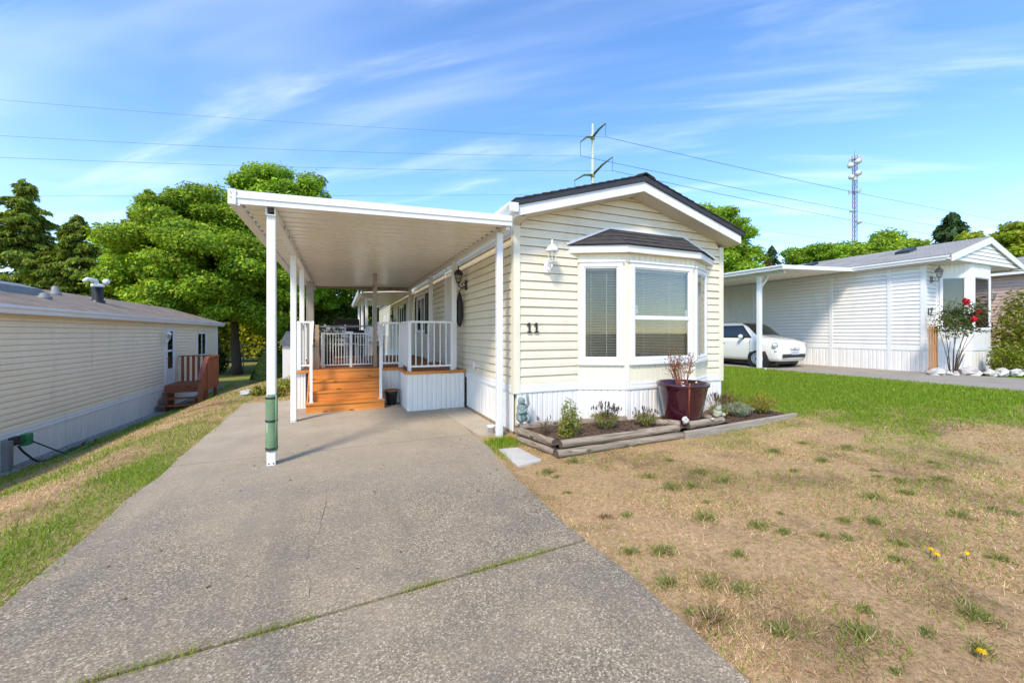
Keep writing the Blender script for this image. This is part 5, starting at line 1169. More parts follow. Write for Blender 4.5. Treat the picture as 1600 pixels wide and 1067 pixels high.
def rock(c, r, label, mat='stone', group=None, sq=.6):
    mb = MB(); mb.ball((0, 0, 0), r, r * random.uniform(.7, 1), r * sq, 9, 6); ph = random.random() * 9
    for k, q in enumerate(mb.v): f = 1 + .18 * math.sin(q[0] * 37 / r * .12 + ph + k * 1.7) ; mb.v[k] = (c[0] + q[0] * f, c[1] + q[1] * f, c[2] + r * sq * .55 + q[2] * f)
    o = mb.build('rock', mat, None, org=c); return tag(o, label, 'rock', group)
for i, (x, y, r) in enumerate(((-2.0, 11.2, .16), (-1.5, 12.4, .22), (-1.35, 10.7, .14), (-1.1, 11.6, .2))): rock((x, y, float(hgt(x, y)) - .02), r, ['pale rock at the grass edge past the end of the driveway', 'large flat rock in the bed beyond the driveway end', 'small pale rock beside the second carport post', 'grey rock in the bed next to the deck skirting'][i])
for i, (x, y, r, h) in enumerate(((-1.7, 11.0, .2, .17), (-1.2, 10.6, .22, .22), (-1.15, 11.5, .26, .28), (-1.45, 12.2, .26, .2))): bush('low_plant', ['low yellow green plant at the driveway end next to the first post', 'low green plant by the deck corner at the driveway end', 'taller green plant against the deck skirting past the driveway', 'low plant behind the rocks past the driveway end'][i], (x, y, float(hgt(x, y))), (r, r, h), 700, .035, [(.24, .28, .03), (.16, .22, .03), (.46, .38, .06), (.34, .32, .08)], 'plant', stems=False)
# ------------------------------------------------------------------ burgundy planter with a dry shrub
PX, PY, PZ = 4.68, 4.50, .13
pl_ = thing('planter', 'large glossy burgundy planter in the flower bed by the bay window', 'planter', (PX, PY, PZ))
MB().lathe([(.235, 0), (.245, .02), (.33, .46), (.345, .53), (.368, .545), (.372, .585), (.36, .60), (.34, .595), (.325, .54), (.31, .50)], (PX, PY, PZ), 40).build('pot', 'pot_glaze', pl_, True)
MB().lathe([(.30, .50), (.305, .53), (.2, .54), (.05, .545)], (PX, PY, PZ), 24).build('potting_soil', 'soil', pl_, True)
ds = thing('dry_shrub', 'nearly bare reddish twiggy shrub growing in the burgundy planter', 'shrub', (PX, PY, PZ + .53)); mb = MB(); tips = []
for i in range(26):
    a = random.random() * 2 * PI; le = random.uniform(.22, .52); sp_ = random.uniform(.1, .55); p0 = Vector((PX + .07 * math.cos(a), PY + .07 * math.sin(a), PZ + .53)); p2 = p0 + Vector((math.cos(a) * sp_ * le, math.sin(a) * sp_ * le, le)); p1 = p0.lerp(p2, .5) + Vector((random.uniform(-.03, .03), random.uniform(-.03, .03), .02))
    mb.tube([p0, p1, p2], [.0045, .0035, .002], 5)
    for k in range(6):
        s = p0.lerp(p2, random.uniform(.4, 1)); e = s + Vector((random.gauss(0, .05), random.gauss(0, .05), random.uniform(.02, .09))); mb.tube([s, e], [.002, .0012], 4); tips += [s.lerp(e, q) for q in (.4, .7, 1.0, 1.0)]
mb.build('twigs', 'redtwig', ds); tp = np.array([tuple(q) for q in tips]) + RNG.normal(0, .008, (len(tips), 3)); wgt = tp[:, 0] < PX - .03
cols = np.where((wgt & (tp[:, 2] > PZ + .75))[:, None], pick([(.20, .08, .03), (.14, .10, .03)], len(tp)), pick([(.10, .06, .05), (.07, .06, .045), (.20, .15, .13)], len(tp)))
leaves('leaves', tp, unit(len(tp)), .013 * RNG.uniform(.6, 1.4, len(tp)), .5, cols, 'leaf', ds)
mossP = np.stack([PX + .12 + RNG.normal(0, .08, 260), PY - .1 + RNG.normal(0, .06, 260), PZ + .55 + RNG.random(260) * .03], 1); leaves('moss', mossP, unit(260) + np.array([0, 0, 1]), .012, .6, pick([(.12, .15, .02), (.07, .10, .015)], 260), 'leaf', ds)
st_ = gpt(1064, 658, .2); mb = MB()
mb = MB(); ax_, ay_ = PX - .20, PY - .31
for i in range(5): mb.tube([(ax_ - .02 + i * .008, ay_ + .06, PZ + .60), (ax_ - .012 + i * .006, ay_ - .01, PZ + .62), (ax_ + .03 + i * .004, ay_ + .035, PZ + .40), (ax_ + .07 + .003 * i, ay_ + .075, PZ + .10)], [.004, .004, .003, .002], 5)
mb.build('drooping_stem', 'redtwig', ds, True)
rock((4.42, 4.20, .215), .055, 'small white stone on the log joint in front of the planter', 'white_stone', None, .9); rock((4.93, 4.19, .21), .03, 'tiny pale pebble on the log in front of the planter', 'stone')
# ------------------------------------------------------------------ garden figures
fx, fy, fz = 2.33, 5.09, .20
fg = thing('garden_figure', 'grey green stone figure with raised arm standing at the house corner', 'statue', (fx, fy, fz)); n = 16
MB().lathe([(.085, 0), (.09, .02), (.075, .03)], (fx, fy, fz), 16).build('base', 'white_stone', fg, True)
mb = MB(); mb.lathe([(.055, .028), (.078, .06), (.082, .12), (.066, .17), (.072, .22), (.06, .26), (.035, .285)], (fx, fy, fz), 16, 1, .8); mb.ball((fx - .012, fy - .012, fz + .31), .052, .05, .058); mb.ball((fx - .01, fy - .055, fz + .298), .03, .02, .018); mb.build('body', 'statue_green', fg, True)
MB().tube([(fx + .055, fy - .02, fz + .22), (fx + .085, fy - .03, fz + .27), (fx + .075, fy - .03, fz + .34), (fx + .068, fy - .03, fz + .40)], [.024, .022, .019, .022], 8).build('raised_arm', 'statue_green', fg, True)
MB().tube([(fx - .065, fy - .02, fz + .22), (fx - .06, fy - .07, fz + .16), (fx + .0, fy - .085, fz + .17), (fx + .045, fy - .075, fz + .21)], [.022, .022, .02, .016], 8).build('folded_arm', 'statue_green', fg, True)
for s in (-1, 1): MB().tube([(fx + s * .05, fy - .03, fz + .12), (fx + s * .075, fy - .085, fz + .09), (fx + s * .05, fy - .09, fz + .035)], [.032, .028, .026], 8).build('leg', 'statue_green', fg, True)
qx, qy, qz = 5.16, 4.30, .215
fb = thing('frog_figure', 'squat pale green stone frog on the log right of the planter', 'statue', (qx, qy, qz))
mb = MB(); mb.ball((qx, qy, qz + .06), .075, .065, .065); mb.ball((qx - .01, qy - .025, qz + .125), .05, .045, .04); mb.build('body', 'statue_stone', fb, True)
for s in (-1, 1):
    MB().ball((qx - .01 + s * .028, qy - .035, qz + .160), .016).build('eye', 'statue_stone', fb, True); MB().ball((qx + s * .07, qy - .03, qz + .03), .035, .05, .03).build('leg', 'statue_stone', fb, True)
# ------------------------------------------------------------------ bed plants
def spiky(name, label, c, r, h, n, pal, flower=None, nf=0, fsize=.012, cat='plant', fh=1.25, width=.16):
    t = thing(name, label, cat, c); c = np.array(c, float); az = RNG.random(n) * 2 * PI; sp = RNG.random(n) ** .7; z = RNG.random(n) ** .8
    rr = r * sp * (.35 + .75 * z); P = np.stack([c[0] + rr * np.cos(az), c[1] + rr * np.sin(az), c[2] + z * h * (1 - .35 * sp)], 1); U = np.stack([np.cos(az) * sp * .6, np.sin(az) * sp * .6, np.ones(n)], 1) + RNG.normal(0, .25, (n, 3))
    N = RNG.normal(size=(n, 3)); leaves('foliage', P, N, .028 * RNG.uniform(.6, 1.5, n), width, pick(pal, n), 'leaf', t, up=U)
    mb = MB()
    for i in range(14):
        a = random.random() * 2 * PI; q = random.random() * r * .8; mb.tube([(c[0] + .01 * math.cos(a), c[1], c[2] - .02), (c[0] + q * math.cos(a), c[1] + q * math.sin(a), c[2] + h * .8)], [.003, .0015], 4, False)
    mb.build('stems', 'twig', t)
    if flower is not None:
        mb = MB(); fp = []
        for i in range(nf):
            a = random.random() * 2 * PI; q = r * random.uniform(.2, 1.15); e = (c[0] + q * math.cos(a), c[1] + q * math.sin(a), c[2] + h * fh * random.uniform(.85, 1.1) * (1 - .2 * q / r)); s = (c[0] + q * .4 * math.cos(a), c[1] + q * .4 * math.sin(a), c[2] + h * .3)
            mb.tube([s, e], [.0018, .0012], 4, False)
            for k in range(7): fp.append((e[0] + random.gauss(0, .003), e[1] + random.gauss(0, .003), e[2] - k * .007))
        mb.build('flower_stalk', 'twig', t)['kind'] = 'stuff'; fp = np.array(fp); fo_ = leaves('flowers', fp, unit(len(fp)), fsize * RNG.uniform(.6, 1.1, len(fp)), .7, pick(flower, len(fp)), 'leaf', t); fo_['kind'] = 'stuff'
    return t
LAV = [(.05, .03, .07), (.04, .03, .045), (.09, .06, .08)]; LVG = [(.30, .32, .12), (.24, .27, .10), (.38, .37, .20), (.34, .30, .08)]
sh = bush('leafy_plant', 'leafy green and yellow plant leftmost in the flower bed', (2.66, 4.46, .15), (.19, .17, .36), 1300, .019, [(.20, .27, .03), (.28, .32, .04), (.15, .2, .03), (.36, .30, .06)], 'plant')
spiky('dry_stalks', 'thin dry stalks between the stone figure and the leafy plant', (2.45, 4.62, .15), .14, .2, 60, [(.2, .15, .08), (.12, .1, .05)], [(.06, .05, .05)], 7, .01)
spiky('lavender_plant', 'lavender with many dark spikes in the middle of the flower bed', (3.36, 4.58, .15), .20, .24, 1400, LVG, LAV, 62, fh=1.5); spiky('lavender_plant', 'smaller lavender left of the burgundy planter', (3.98, 4.50, .15), .17, .18, 900, LVG, LAV, 34, fh=1.45)
spiky('lavender_plant', 'lavender right behind the stone frog at the wall corner', (5.72, 4.74, .09), .18, .20, 800, LVG, LAV, 36, fh=1.9); spiky('silver_plant', 'grey green silvery plant right of the stone frog', (6.02, 4.62, .1), .24, .22, 1500, [(.34, .38, .27), (.26, .31, .2), (.42, .45, .34)], cat='plant')
spiky('yellow_plant', 'yellowish wispy plant at the right end of the bed', (6.55, 4.62, .12), .27, .28, 1500, [(.32, .33, .05), (.42, .36, .06), (.22, .27, .04), (.4, .28, .09)], [(.5, .38, .02)], 12, .01, fh=1.2)
spiky('green_plant', 'rusty green plant behind the silvery plant', (6.2, 4.95, .12), .24, .30, 1100, [(.27, .24, .06), (.30, .19, .06), (.2, .25, .05)], [(.22, .10, .04)], 16, .012, fh=1.15)
# paver beside the bed
MB().prism([(1.80, 4.62), (2.05, 4.60), (2.10, 4.05), (1.78, 3.97)], lambda p, t: (p[0], p[1], t), -.02, .03).build('paver', 'paver', None, bevel=.008); tag(bpy.data.objects['paver'], 'pale rectangular stepping paver left of the log edging', 'paver')
# ------------------------------------------------------------------ rose, trellis, rocks and bushes by house 12
gzr = lambda x, y: float(hgt(x, y))
rx, ry = 15.30, 5.35; rs = thing('rose_bush', 'red rose bush on bare canes in front of the number 12', 'rose', (rx, ry, .3)); mb = MB(); heads = []
for i in range(9):
    a = random.random() * 2 * PI; q = random.uniform(.1, .62); h = random.uniform(.7, 1.75); e = (rx + .15 + q * math.cos(a) * .9, ry + q * math.sin(a) * .6, .3 + h + .2); mb.tube([(rx + .04 * math.cos(a), ry + .04 * math.sin(a), .28), (rx + .12 * math.cos(a), ry + .1 * math.sin(a), .3 + h * .5), e], [.012, .009, .005], 6)
    if h > 1.1: heads.append(e)
for i in range(5):
    a = random.uniform(0, 2 * PI); mb.tube([(rx + .1, ry, .28), (rx + .1 + .25 * math.cos(a), ry + .2 * math.sin(a), .3 + random.uniform(.5, .9))], [.011, .007], 6)
mb.build('canes', 'rosecane', rs, True); n = 2600; cc_ = np.array([rx + .42, ry, 1.86]); u = unit(n); P = cc_ + u * RNG.uniform(.3, 1, (n, 1)) ** .5 * np.array([.62, .46, .44]) * (1 + .45 * np.sin(5 * u[:, :1] + 4 * u[:, 2:] + 1))
leaves('foliage', P, u + RNG.normal(0, .6, (n, 3)) + np.array([0, 0, .4]), .03 * RNG.uniform(.6, 1.3, n), .6, np.where((P[:, 0] > rx + .45)[:, None], pick([(.07, .03, .03), (.09, .05, .04)], n), pick([(.05, .09, .015), (.08, .13, .02), (.12, .15, .03)], n)), 'leaf', rs)
for (dx, dz) in ((-.42, 2.30), (.16, 1.80), (-.36, 2.24), (.52, 2.02), (.2, 1.84)):
    c_ = np.array([rx + dx * .75, ry - .36, dz]); n = 70; u = unit(n); leaves('rose_bloom', c_ + u * RNG.uniform(.02, .065, (n, 1)), u + RNG.normal(0, .5, (n, 3)), .034, .8, pick([(.62, .02, .04), (.70, .06, .08), (.42, .008, .02)], n), 'leaf', rs)
tr_ = thing('trellis', 'narrow wooden slat trellis at the corner of the white home', 'trellis', (15.25, 5.72, .3))
for i in range(4): MB().box(15.02 + i * .135, 5.70, .33, 15.065 + i * .135, 5.725, 1.65).build('slat', 'trellis', tr_)
for z in (.45, 1.5): MB().box(15.0, 5.726, z, 15.49, 5.745, z + .04).build('crosspiece', 'trellis', tr_)
rp = [(14.98, 5.55, .20), (15.35, 5.38, .15), (15.75, 5.18, .24), (16.25, 4.95, .17), (16.6, 4.85, .2), (17.0, 4.7, .18), (17.4, 4.55, .2), (17.85, 4.4, .18), (18.3, 4.25, .2)]
rl = ['white boulder under the trellis at the corner of the white home', 'small white boulder at the foot of the rose canes', 'largest pale boulder right of the rose canes', 'pale edging rock just right of the largest boulder', 'second pale edging rock right of the largest boulder', 'third pale edging rock right of the largest boulder', 'fourth pale edging rock right of the largest boulder', 'fifth pale edging rock right of the largest boulder', 'pale edging rock at the right edge of the photo']
for (x, y, r), l_ in zip(rp, rl): rock((x, y, .30), r, l_, 'white_stone', None, .62)
MB().prism([(15.72, 5.5), (16.3, 5.05), (19.5, 4.3), (22, 4.6), (22, 6.0), (15.72, 6.0)], lambda p, t: (p[0], p[1], t), .2, .36).build('planting_bed', 'mulch', None); tag(bpy.data.objects['planting_bed'], kind='structure')
RH = [(.14, .18, .02), (.22, .24, .025), (.32, .30, .035), (.09, .12, .02)]
bush('rhododendron', 'tall yellow green rhododendron at the right edge beside the white home', (18.9, 5.0, .36), (.85, .8, 1.75), 1700, .085, RH, asp=.32, lumps=12); bush('rhododendron', 'bushy rhododendron beyond the white home against the pink house', (20.9, 5.3, .36), (1.1, 1.0, 1.9), 1900, .09, RH, asp=.32, lumps=12)
bush('low_shrub', 'bright yellow green low shrub in front of the white bay', (17.3, 4.95, .36), (.42, .36, .62), 1500, .04, [(.22, .27, .02), (.30, .32, .025), (.15, .2, .02)]); 
gl_ = thing('garden_light', 'dark garden light on a stake among the bushes at right', 'garden light', (18.1, 4.7, .36)); MB().tube([(18.1, 4.7, .34), (18.1, 4.7, .95)], .018, 8).build('stake', 'black_metal', gl_); MB().lathe([(.07, .55), (.10, .62), (.10, .80), (.13, .82), (.02, .9)], (18.1, 4.7, .36), 12).build('head', 'black_metal', gl_, True)
# ------------------------------------------------------------------ shed behind the deck
sd_ = thing('garden_shed', 'grey board shed with dark doorway behind the deck', 'shed', (-.2, 24.5, -.8)); sx0, sx1, sy0, sy1 = -1.9, 1.75, 23.2, 26.0
MB().box(sx0, sy0 + .02, -.9, sx1, sy1, 1.22).build('wall', 'shed_wall', sd_)
x = sx0
while x < sx1 - .05:
    if not (-.35 < x < .62): MB().box(x, sy0 - .012, -.9, min(x + .165, sx1), sy0 + .018, 1.2).build('wall_board', 'shed_wall', sd_)
    x += .175
MB().box(-.3, sy0 - .004, -.85, .72, sy0 + .019, 1.05).build('doorway', 'dark_door', sd_)
for sgn in (-1, 1):
    ym = (sy0 + sy1) / 2; ye = ym + sgn * 1.7; MB().prism([(ye, 1.15), (ym, 1.62), (ym, 1.69), (ye, 1.22)], lambda p, t: (t, p[0], p[1]), sx0 - .25, sx1 + .25).build('roof', 'shed_roof', sd_)
MB().box(-2.6, 20.6, -.9, -1.15, 22.2, 1.0).build('storage_unit', 'white_vinyl', sd_) if False else None
sb_ = thing('storage_shed', 'small storage hut with dark slate roof left of the deck railing', 'shed', (-1.75, 18.2, -.5))
MB().box(-2.0, 17.7, -.7, -1.3, 18.8, .98).build('wall', 'white_vinyl', sb_); MB().prism([(-2.08, .98), (-1.2, .98), (-1.2, 1.08), (-1.42, 1.52), (-1.86, 1.52), (-2.08, 1.08)], lambda p, t: (p[0], t, p[1]), 17.6, 18.9).build('roof', 'shed_roof', sb_)
bush('potted_palm', 'dark spiky plant on the deck behind the child gate', (-.25, 10.0, DZ + .32), (.28, .28, .55), 700, .07, [(.03, .05, .02), (.05, .08, .03)], 'plant', asp=.12); MB().lathe([(.12, 0), (.17, .30), (.18, .32), (.15, .32)], (-.25, 10.0, DZ + .001), 16).build('plant_pot', 'black_plastic', None, True); tag(bpy.data.objects['plant_pot'], 'black pot under the dark spiky plant on the deck', 'pot')
# ------------------------------------------------------------------ transmission pole, wires and telecom mast
def wpt(x, y, D):
    a = (x - 800) / 630; bb = (520.5 - y) / 630; c_, s_ = math.cos(YAW), math.sin(YAW); return Vector(((a * c_ + s_) * D, (-a * s_ + c_) * D, HC + bb * D))
PD = 90; pt_ = wpt(926, 194, PD); pp = thing('transmission_pole', 'tall pale transmission pole with two angled cross arms above the roof', 'utility pole', (pt_.x, pt_.y, 0))
MB().tube([(pt_.x, pt_.y, -1), (pt_.x, pt_.y, pt_.z * .6), (pt_.x, pt_.y, pt_.z)], [.62, .48, .20], 12).build('pole', 'pole_green', pp, True)
ends = []
for (L, Mi, R_) in (((907, 222), (926, 212), (946.5, 193)), ((898, 282), (926, 271), (957, 245.5))):
    l, m_, r_ = wpt(*L, PD - 6), wpt(*Mi, PD), wpt(*R_, PD - 5)
    MB().tube([m_ + Vector((0, 0, -.4)), m_.lerp(l, .5) + Vector((0, 0, .35)), l], [.30, .22, .12], 8).build('arm', 'arm_green', pp, True); MB().tube([m_ + Vector((0, 0, -.4)), m_.lerp(r_, .5) + Vector((0, 0, .1)), r_], [.30, .24, .12], 8).build('arm', 'arm_green', pp, True)
    for e in (l, r_): b_ = e - Vector((0, 0, 2.9)); MB().tube([e, b_], .055, 6).build('insulator', 'wire', pp); ends.append(b_)
    MB().lathe([(.5, -.5), (.55, 0), (.5, .5)], tuple(m_ - Vector((0, 0, .4))), 12).build('collar', 'pole_green', pp, True)
def wirecurve(a, b_, sag, r, label):
    pts = [a.lerp(b_, i / 24) - Vector((0, 0, sag * 4 * (i / 24) * (1 - i / 24))) for i in range(25)]; tag(MB().tube(pts, r, 5).build('power_line', 'wire', None, True), label, 'power line', 'power lines')
wr_ = .02
wirecurve(ends[1], wpt(-260, 132, 60), 1.2, wr_, 'highest power line crossing the sky left of the pole'); wirecurve(ends[0], wpt(-260, 196, 55), 1.0, wr_, 'second highest power line left of the pole'); wirecurve(ends[3], wpt(-260, 235, 52), .8, wr_, 'third power line above the maple top left of the pole'); wirecurve(ends[2], wpt(-260, 306, 60), .2, wr_, 'fourth power line at the height of the treetops')
wirecurve(wpt(520, 352, 75), wpt(-260, 362, 70), .2, wr_, 'low power line between the cedars and the maple'); wirecurve(wpt(520, 384, 75), wpt(-260, 388, 70), .2, wr_, 'lowest power line between the cedars and the maple')
wirecurve(ends[1], wpt(1850, 385, 190), 3, .05, 'highest power line right of the pole towards the mast'); wirecurve(ends[0], wpt(1850, 405, 190), 3, .05, 'second power line right of the pole'); wirecurve(ends[3], wpt(1850, 412, 190), 4, .05, 'third power line right of the pole')
for i, (a_, b_) in enumerate((((1100, 346), (1500, 392)), ((1100, 362), (1500, 404)), ((1100, 384), (1500, 416)))): wirecurve(wpt(*a_, 110), wpt(*b_, 150), 1, .035, ['upper of the low lines right of the cream gable', 'middle of the low lines right of the cream gable', 'lowest line right of the cream gable'][i])
TD = 120; tt = wpt(1335.5, 243, TD); tw = thing('telecom_mast', 'slim red and white telecom mast with dishes behind the trees', 'mast', (tt.x, tt.y, 0)); hw = .40
cr = Vector((math.cos(YAW), -math.sin(YAW), 0)); cf = Vector((math.sin(YAW), math.cos(YAW), 0)); cor = [cr * hw + cf * hw, cr * -hw + cf * hw, cr * -hw - cf * hw, cr * hw - cf * hw]; o_t = Vector((tt.x, tt.y, 0))
for q in cor: MB().tube([o_t + q, o_t + q + Vector((0, 0, tt.z))], .085, 6).build('leg', 'mast_red', tw)
mb = MB(); z = 0
while z < tt.z - 1.5:
    for k in range(4): mb.tube([o_t + cor[k] + Vector((0, 0, z)), o_t + cor[(k + 1) % 4] + Vector((0, 0, z + 1.4))], .05, 4, False); mb.tube([o_t + cor[k] + Vector((0, 0, z)), o_t + cor[(k + 1) % 4] + Vector((0, 0, z))], .045, 4, False)
    z += 1.4
mb.build('lattice', 'mast_red', tw)
for (x, y, r) in ((1329, 259, 5), (1340.5, 252.5, 5), (1330, 277, 4.2), (1341, 271, 5), (1330, 330, 2.2), (1342, 347.5, 3.5), (1335, 281, 3)):
    c_ = wpt(x, y, TD - 1.2); R_ = r * .82 / 630 * TD; d = MB().tube([c_ - cf * .5, c_ + cf * .35, c_ + cf * .5], [R_, R_, R_ * .3], 16).build('dish', 'dish', tw, True)
    MB().tube([c_ + cf * .4, Vector((tt.x, tt.y, c_.z))], .06, 6).build('bracket', 'grey_metal', d)
for (z_, n) in ((tt.z - 1.2, 9), (tt.z - 11.0, 6)):
    pf = MB()
    for k in range(n):
        a = 2 * PI * k / n; e = o_t + (cr * math.cos(a) + cf * math.sin(a)) * 1.5 + Vector((0, 0, z_)); pf.tube([o_t + Vector((0, 0, z_)), e], .06, 5); 
        MB().box(e.x - .09, e.y - .09, z_ - .3, e.x + .09, e.y + .09, z_ + .9).build('antenna_panel', 'dish', tw)
    pf.build('antenna_frame', 'grey_metal', tw)
MB().tube([o_t + Vector((0, 0, tt.z - .3)), o_t + Vector((0, 0, tt.z + 1.5))], .06, 5).build('lightning_rod', 'grey_metal', tw)
# ------------------------------------------------------------------ lawns
def blades(name, P, h, w, lean, cols, label, cat='grass', kind='stuff', parent=None, org=(0, 0, 0)):
    n = len(P); az = RNG.random(n) * 2 * PI; la = RNG.random(n) * 2 * PI; tip = np.stack([np.cos(la) * lean * h, np.sin(la) * lean * h, h * np.sqrt(np.maximum(.04, 1 - np.minimum(.96, lean ** 2)))], 1); sv_ = np.stack([np.cos(az), np.sin(az), 0 * az], 1) * (w / 2)[:, None]
    o = np.array(org, float); V = np.stack([P - sv_, P + sv_, P + tip], 1).reshape(-1, 3) - o
    me = bpy.data.meshes.new(name); me.vertices.add(3 * n); me.vertices.foreach_set('co', V.astype(np.float32).ravel()); me.loops.add(3 * n); me.loops.foreach_set('vertex_index', np.arange(3 * n, dtype=np.int32)); me.polygons.add(n); me.polygons.foreach_set('loop_start', np.arange(0, 3 * n, 3, dtype=np.int32))
    ca = me.color_attributes.new('Col', 'FLOAT_COLOR', 'POINT'); C4 = np.ones((n, 4)); C4[:, :3] = cols; ca.data.foreach_set('color', np.repeat(C4, 3, 0).astype(np.float32).ravel()); me.materials.append(M['blade']); me.update(calc_edges=True)
    ob = bpy.data.objects.new(name, me); COL.objects.link(ob)
    if parent is not None: ob.parent = parent
    else: ob.location = o; tag(ob, label, cat, kind=kind)
    return ob
STRAW = [(.60, .40, .215), (.70, .49, .28), (.46, .29, .15), (.74, .57, .37), (.32, .19, .095), (.48, .36, .17)]; GRS = [(.16, .27, .014), (.20, .325, .016), (.27, .37, .022), (.12, .21, .014), (.31, .37, .04)]
def lawn(name, n, sx, sy, ok, label, hs=1.0):
    X = sx(n); Y = sy(n); d = np.hypot(X, Y); m = ok(X, Y); X, Y, d = X[m], Y[m], d[m]; n = len(X); g = green(X, Y); isg = RNG.random(n) < g * .9
    h = np.where(isg, RNG.uniform(.022, .055, n), RNG.uniform(.014, .042, n)) * hs * (1 + .04 * np.minimum(d, 12)); lean = np.where(isg, RNG.uniform(.2, .85, n), RNG.uniform(.8, .995, n)); w = RNG.uniform(.002, .0042, n) * (1 + .22 * np.minimum(d, 14))
    tone = (.30 + 1.3 * fbm(X * 1.9, Y * 1.9, 5))[:, None]; c = np.where(isg[:, None], pick(GRS, n), pick(STRAW, n) * tone); P = np.stack([X, Y, hgt(X, Y) - .004], 1)
    return blades(name, P, h, w, lean, c, label)
def rad_x(n):            # sample denser near the camera
    global _r, _a
    _r = .9 + 14.5 * RNG.random(n) ** 1.7; _a = RNG.uniform(math.radians(20), math.radians(88), n); return _r * np.sin(_a)
def okR(X, Y):
    e = np.interp(Y, [-5, 3.2, 5.2], [1.60, 1.60, 1.80]) - .05 * RNG.random(len(X)) + .012 * np.sin(Y * 9)
    m = (X > e) & (X < 12.2) & ~((X > 2.25) & (Y > 4.16 + .03 * (X - 2.3)) & (X < 6.42)) & ~((X > 6.3) & (X < 6.85) & (Y > 4.36) & (Y < 5.2)) & ~((X > 1.80) & (X < 2.08) & (Y > 4.02) & (Y < 4.60)) & ~((X < 2.3) & (Y > 5.3)) & (Y > .1)
    bare = (fbm(X * 1.5 + 4, Y * 1.5 + 8, 3) > .55) & (green(X, Y) < .4) & (RNG.random(len(X)) < .72); return m & ~bare
lawn('lawn_grass', 760000, rad_x, lambda n: _r * np.cos(_a), okR, 'dry straw and green grass of the front lawn right of the driveway')
def rx_l(n):
    global _r, _a
    _r = 2.2 + 24 * RNG.random(n) ** 1.6; _a = RNG.uniform(math.radians(-42), math.radians(4), n); return _r * np.sin(_a)
def okL(X, Y):
    e = -1.62 - .022 * np.maximum(0, Y - 2.5) + .06 * RNG.random(len(X)) + .015 * np.sin(Y * 8); e = np.where(Y > 9.8, -1.0, e); return (X < e) & (X > LX + .28) & (Y > 1.5) & (Y < 26)
lawn('side_lawn', 260000, rx_l, lambda n: _r * np.cos(_a), okL, 'sloping patchy grass between the driveway and the beige home', 1.15)
# fringe: green grass by the downspout and paver, moss and weeds in the slab joint
n = 2600; X = np.concatenate([RNG.normal(1.86, .10, n // 2), RNG.normal(2.05, .10, n // 2)]); Y = np.concatenate([RNG.uniform(4.2, 5.1, n // 2), RNG.normal(4.95, .12, n // 2)]); k = ~((X > 1.80) & (X < 2.1) & (Y > 4.0) & (Y < 4.62)) & (X < 2.2) & (X > 1.72); X, Y = X[k], Y[k]; n = len(X)
blades('corner_grass', np.stack([X, Y, 0 * X - .004], 1), RNG.uniform(.03, .10, n), RNG.uniform(.004, .008, n), RNG.uniform(.1, .7, n), pick(GRS, n), 'green grass round the paver at the house corner')
n = 7000; t = RNG.random(n); k = (fbm(t * 14, t * 0 + 3, 3) > .44) | (RNG.random(n) < .15); t = t[k]; n = len(t); X = xl(2.3) + (xr(2.3) - xl(2.3)) * t; Y = 2.272 + (-.10 + .20 * t) + RNG.normal(0, .015, n); big = (fbm(t * 9 + 5, t * 0 + 9, 2) > .6)
blades('joint_weeds', np.stack([X, Y, 0 * X - .02], 1), RNG.uniform(.024, .042, n) + big * RNG.uniform(0, .045, n), RNG.uniform(.003, .006, n), RNG.uniform(.2, .9, n), np.where((RNG.random(n) < .5)[:, None], pick([(.36, .30, .05), (.28, .25, .05)], n), pick(GRS, n) * 1.1), 'moss and weeds growing in the joint across the driveway')
# weed tufts standing in the dry lawn
wt = [(1108, 912), (1163, 925), (1345, 992), (1220, 988), (1365, 815), (1185, 822), (1225, 832), (1402, 875), (1500, 806), (1405, 752), (1045, 912), (985, 863), (865, 780), (1105, 810), (1115, 970), (930, 833), (945, 808), (1040, 862), (980, 805), (870, 745), (895, 722), (1012, 745), (1130, 752), (1095, 738), (1285, 720), (1255, 693), (1210, 706), (1325, 700), (1470, 750), (1365, 778), (1520, 960), (855, 738), (1080, 760)]
for _ in range(34): wt.append((random.uniform(860, 1590), random.uniform(690, 1050)))
wt = [q for q in wt if q[0] > 830 + (q[1] - 740) * 1.12]
protos = []
for i in range(4):
    n = 420; a = RNG.random(n) * 2 * PI; r = np.minimum(np.abs(RNG.normal(0, .034, n)), .065) * (1 + .3 * np.sin(2 * a + i) + .15 * np.sin(3 * a + 2 * i))
    protos.append((np.stack([r * np.cos(a) * 1.3, r * np.sin(a), 0 * a], 1), n))
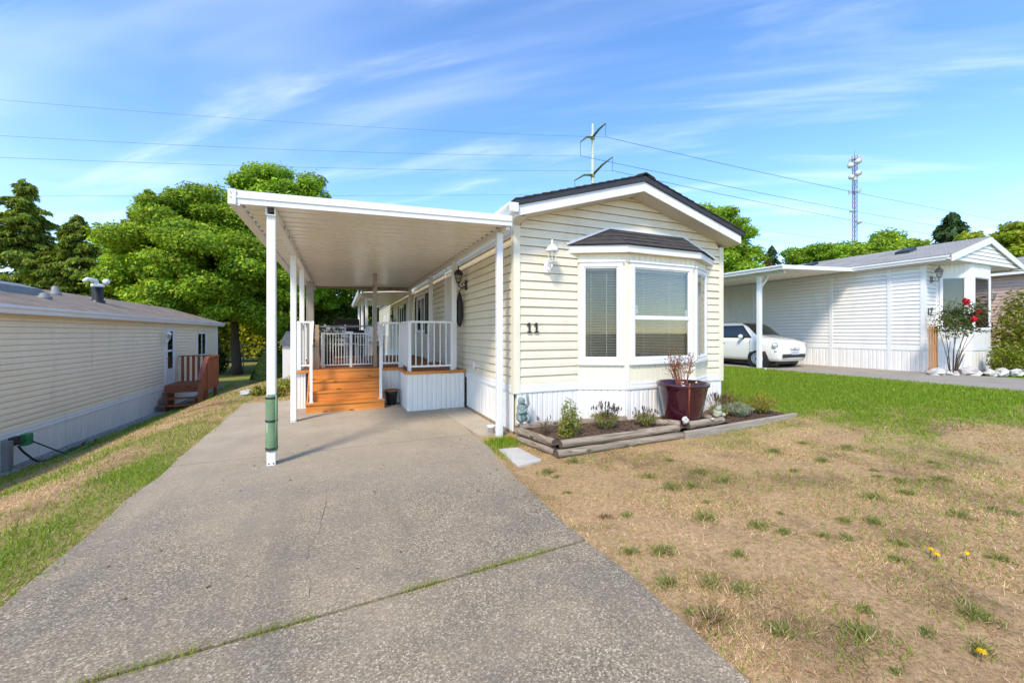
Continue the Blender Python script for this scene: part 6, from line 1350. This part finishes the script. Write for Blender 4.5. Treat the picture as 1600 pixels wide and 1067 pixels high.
for i, (x, y) in enumerate(wt):
    z = .0
    for _ in range(3): q = gpt(x, y, z); z = float(hgt(q[0], q[1]))
    P0, n = protos[i % 4]; s = random.uniform(.7, 1.9) * (.85 if i < 33 else .5); dk_ = i in (13, 14); pal = [(.17, .11, .05), (.12, .10, .045)] if dk_ else [(.12, .19, .03), (.16, .24, .035), (.21, .27, .05), (.25, .24, .08)]
    o = blades('weed_tuft', P0 * s + np.array([q[0], q[1], z]), RNG.uniform(.02, .055, n) * s, RNG.uniform(.003, .007, n), RNG.uniform(.5, .97, n), np.where((RNG.random(n) < .3)[:, None], pick(STRAW, n), pick(pal, n)), None, None, None, None, (q[0], q[1], z))
    tag(o, 'dark brownish dried weed patch in the straw lawn' if dk_ else 'small green weed tuft in the straw lawn', 'weed', 'dried weed patches in the lawn' if dk_ else 'green weed tufts in the lawn')

dl = ['left one of the two paired yellow dandelions in the dry lawn', 'right one of the two paired yellow dandelions in the dry lawn', 'single yellow dandelion right of the pair', 'yellow dandelion near the bottom right corner']
for (x, y), l_ in zip(((1454, 869), (1463, 877), (1510, 876), (1533, 1034)), dl):
    z = .0
    for _ in range(3): q = gpt(x, y, z); z = float(hgt(q[0], q[1]))
    d = thing('dandelion', l_, 'flower', (q[0], q[1], z)); MB().tube([(q[0], q[1], z), (q[0] + .004, q[1], z + .05)], .0025, 5).build('stem', 'twig', d); n = 60; u = unit(n); u[:, 2] = np.abs(u[:, 2]) * .5; leaves('petals', np.array([q[0] + .004, q[1], z + .05]) + u * .012, u + np.array([0, 0, .6]), .012, .3, pick([(.80, .58, .01), (.85, .66, .02)], n), 'leaf', d)

n = 110; X = np.concatenate([RNG.uniform(-1.5, 1.6, n // 2), RNG.normal(1.5, .12, n - n // 2)]); Yf_ = np.concatenate([RNG.uniform(2.6, 9.2, n // 2), RNG.uniform(3.0, 7.2, n - n // 2)]); k = X < 1.6; X, Yf_ = X[k], Yf_[k]; n = len(X)
fl = leaves('fallen_leaves', np.stack([X, Yf_, 0 * X + .02], 1), RNG.normal(0, .25, (n, 3)) + np.array([0, 0, 1]), .012 * RNG.uniform(.5, 1.5, n), .6, pick([(.20, .12, .05), (.30, .20, .08), (.12, .09, .05)], n), 'leaf', None, (0, 6, .015)); tag(fl, 'small dry leaf bits scattered over the driveway', 'leaf litter', kind='stuff')
